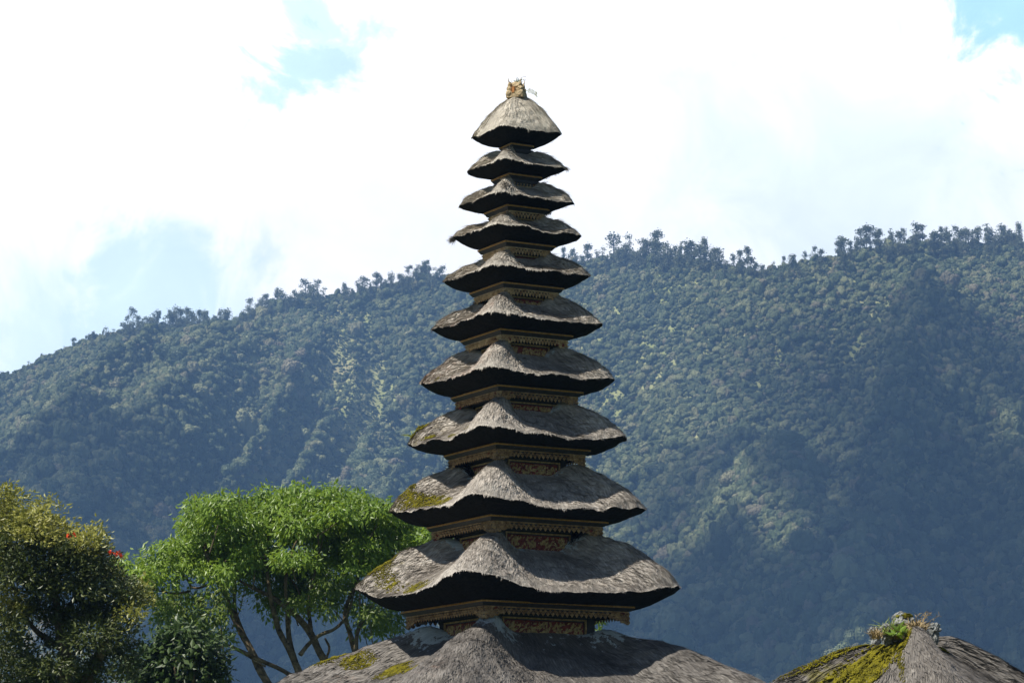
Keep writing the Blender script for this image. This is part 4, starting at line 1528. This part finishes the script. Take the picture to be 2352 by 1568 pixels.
crown_leaves(mb, pd, 700, .075, .15, .42, 0, .06, 8, inner=.2)
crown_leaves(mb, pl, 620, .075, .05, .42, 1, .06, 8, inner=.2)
mb.build('crown', [M['leaf_dark'], M['leaf_sunlit']], lt)
mb = MB()
rt = (360, 1900)
for pts, r0, r1 in (
    ([rt, (350, 1400), (420, 1120), (480, 1040), (520, 940), (560, 820), (620, 700)], .16, .03),
    ([(350, 1400), (330, 1130), (335, 950), (310, 800), (280, 600), (260, 400), (255, 240)], .12, .015),
    ([(335, 950), (270, 900), (180, 850), (90, 700), (40, 480), (30, 200)], .06, .012),
    ([(310, 800), (420, 650), (480, 500), (490, 370)], .05, .012),
):
    limb(pts, r0, r1, Y1 + .2, mb, base)
mb.build('trunk', M['bark'], lt)
for zx, zy, s_ in ((355, 360, 11), (575, 445, 8), (607, 450, 12), (628, 462, 12), (388, 350, 6)):
    q = MB()
    c = at(*zt(zx, zy), Y1 - .75) - base
    n = int(10 + s_ * 1.6)
    leaves(q, c + rng.normal(size=(n, 3)) * s_ * .0013, rand_unit(n) + [0, 0, .5], rand_unit(n), rng.uniform(.025, .042, n), .6)
    q.build('flower', M['flower'], lt)

# --- glossy dark shrub between the two trees
Y2 = 48.0
sh = empty('glossy_shrub', (at(*zt(1000, 1200), Y2)[0], Y2, 0))
tag(sh, 'dark glossy large leaved shrub between the dark tree and the bright green tree', 'shrub')
base = np.array(sh.location)
mb = MB()
pads = [(pad_at(zx, zy, rx, ry, Y2 + rng.uniform(-.4, .4))) for zx, zy, rx, ry in
        ((960, 880, 100, 70), (880, 930, 100, 70), (760, 980, 90, 60), (1060, 930, 90, 60), (700, 1060, 90, 70), (1020, 990, 100, 60), (820, 1040, 110, 70), (950, 1050, 150, 80), (1100, 1020, 60, 45), (1130, 1060, 60, 50), (1080, 1120, 110, 60), (880, 1130, 170, 70), (760, 1110, 90, 60))]
crown_leaves(mb, [(c - base, r) for c, r in pads], 260, .15, .45, .5, 0, .09, 7)
mb.build('crown', M['leaf_gloss'], sh)
mb = MB()
for e in (900, 1000, 1100):
    limb([(1000, 1500), (980, 1250), (e, 1080), (e + 10, 980)], .05, .015, Y2, mb, base)
mb.build('stem', M['bark'], sh)

# ------------------------------------------------------------------ haze
hz = MB()
hz.box((0, 1450, 330), (1400, 1600, 336))
haze = hz.build('haze', [])
hm = bpy.data.materials.new('thin_air')
nt = nodes_of(hm)
v = N(nt, 'ShaderNodeVolumePrincipled')
v.inputs['Color'].default_value = (0.29, 0.54, 1.0, 1)
v.inputs['Density'].default_value = 0.00026
v.inputs['Anisotropy'].default_value = 0.3
o = N(nt, 'ShaderNodeOutputMaterial')
L(nt, v.outputs[0], o.inputs['Volume'])
haze.data.materials.append(hm)
tag(haze, 'thin bluish haze filling the air over the valley', 'haze', kind='stuff')

# ------------------------------------------------------------------ unseen clouds added high above the valley to shade the slopes
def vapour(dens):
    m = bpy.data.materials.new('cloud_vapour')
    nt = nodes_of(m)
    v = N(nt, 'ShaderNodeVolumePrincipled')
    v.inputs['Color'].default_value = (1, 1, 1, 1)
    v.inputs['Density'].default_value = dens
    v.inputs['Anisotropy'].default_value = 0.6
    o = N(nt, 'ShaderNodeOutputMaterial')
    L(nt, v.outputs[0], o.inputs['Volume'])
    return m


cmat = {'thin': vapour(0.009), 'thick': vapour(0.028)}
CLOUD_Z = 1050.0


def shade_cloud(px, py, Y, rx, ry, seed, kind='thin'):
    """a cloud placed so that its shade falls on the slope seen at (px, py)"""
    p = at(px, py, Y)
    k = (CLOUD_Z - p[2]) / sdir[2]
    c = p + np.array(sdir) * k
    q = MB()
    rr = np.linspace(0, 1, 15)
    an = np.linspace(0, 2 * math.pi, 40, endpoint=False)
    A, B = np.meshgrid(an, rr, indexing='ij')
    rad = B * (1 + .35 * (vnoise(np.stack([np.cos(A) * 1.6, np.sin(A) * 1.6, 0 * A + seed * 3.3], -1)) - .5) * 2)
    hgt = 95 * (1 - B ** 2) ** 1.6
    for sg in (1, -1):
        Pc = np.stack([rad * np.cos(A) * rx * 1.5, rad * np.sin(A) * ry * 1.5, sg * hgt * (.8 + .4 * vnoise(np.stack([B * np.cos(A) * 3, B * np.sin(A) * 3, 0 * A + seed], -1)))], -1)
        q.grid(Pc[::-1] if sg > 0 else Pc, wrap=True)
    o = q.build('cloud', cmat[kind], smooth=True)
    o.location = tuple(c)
    tag(o, 'unseen cloud added high above the valley to shade the slope', 'cloud', kind='structure')


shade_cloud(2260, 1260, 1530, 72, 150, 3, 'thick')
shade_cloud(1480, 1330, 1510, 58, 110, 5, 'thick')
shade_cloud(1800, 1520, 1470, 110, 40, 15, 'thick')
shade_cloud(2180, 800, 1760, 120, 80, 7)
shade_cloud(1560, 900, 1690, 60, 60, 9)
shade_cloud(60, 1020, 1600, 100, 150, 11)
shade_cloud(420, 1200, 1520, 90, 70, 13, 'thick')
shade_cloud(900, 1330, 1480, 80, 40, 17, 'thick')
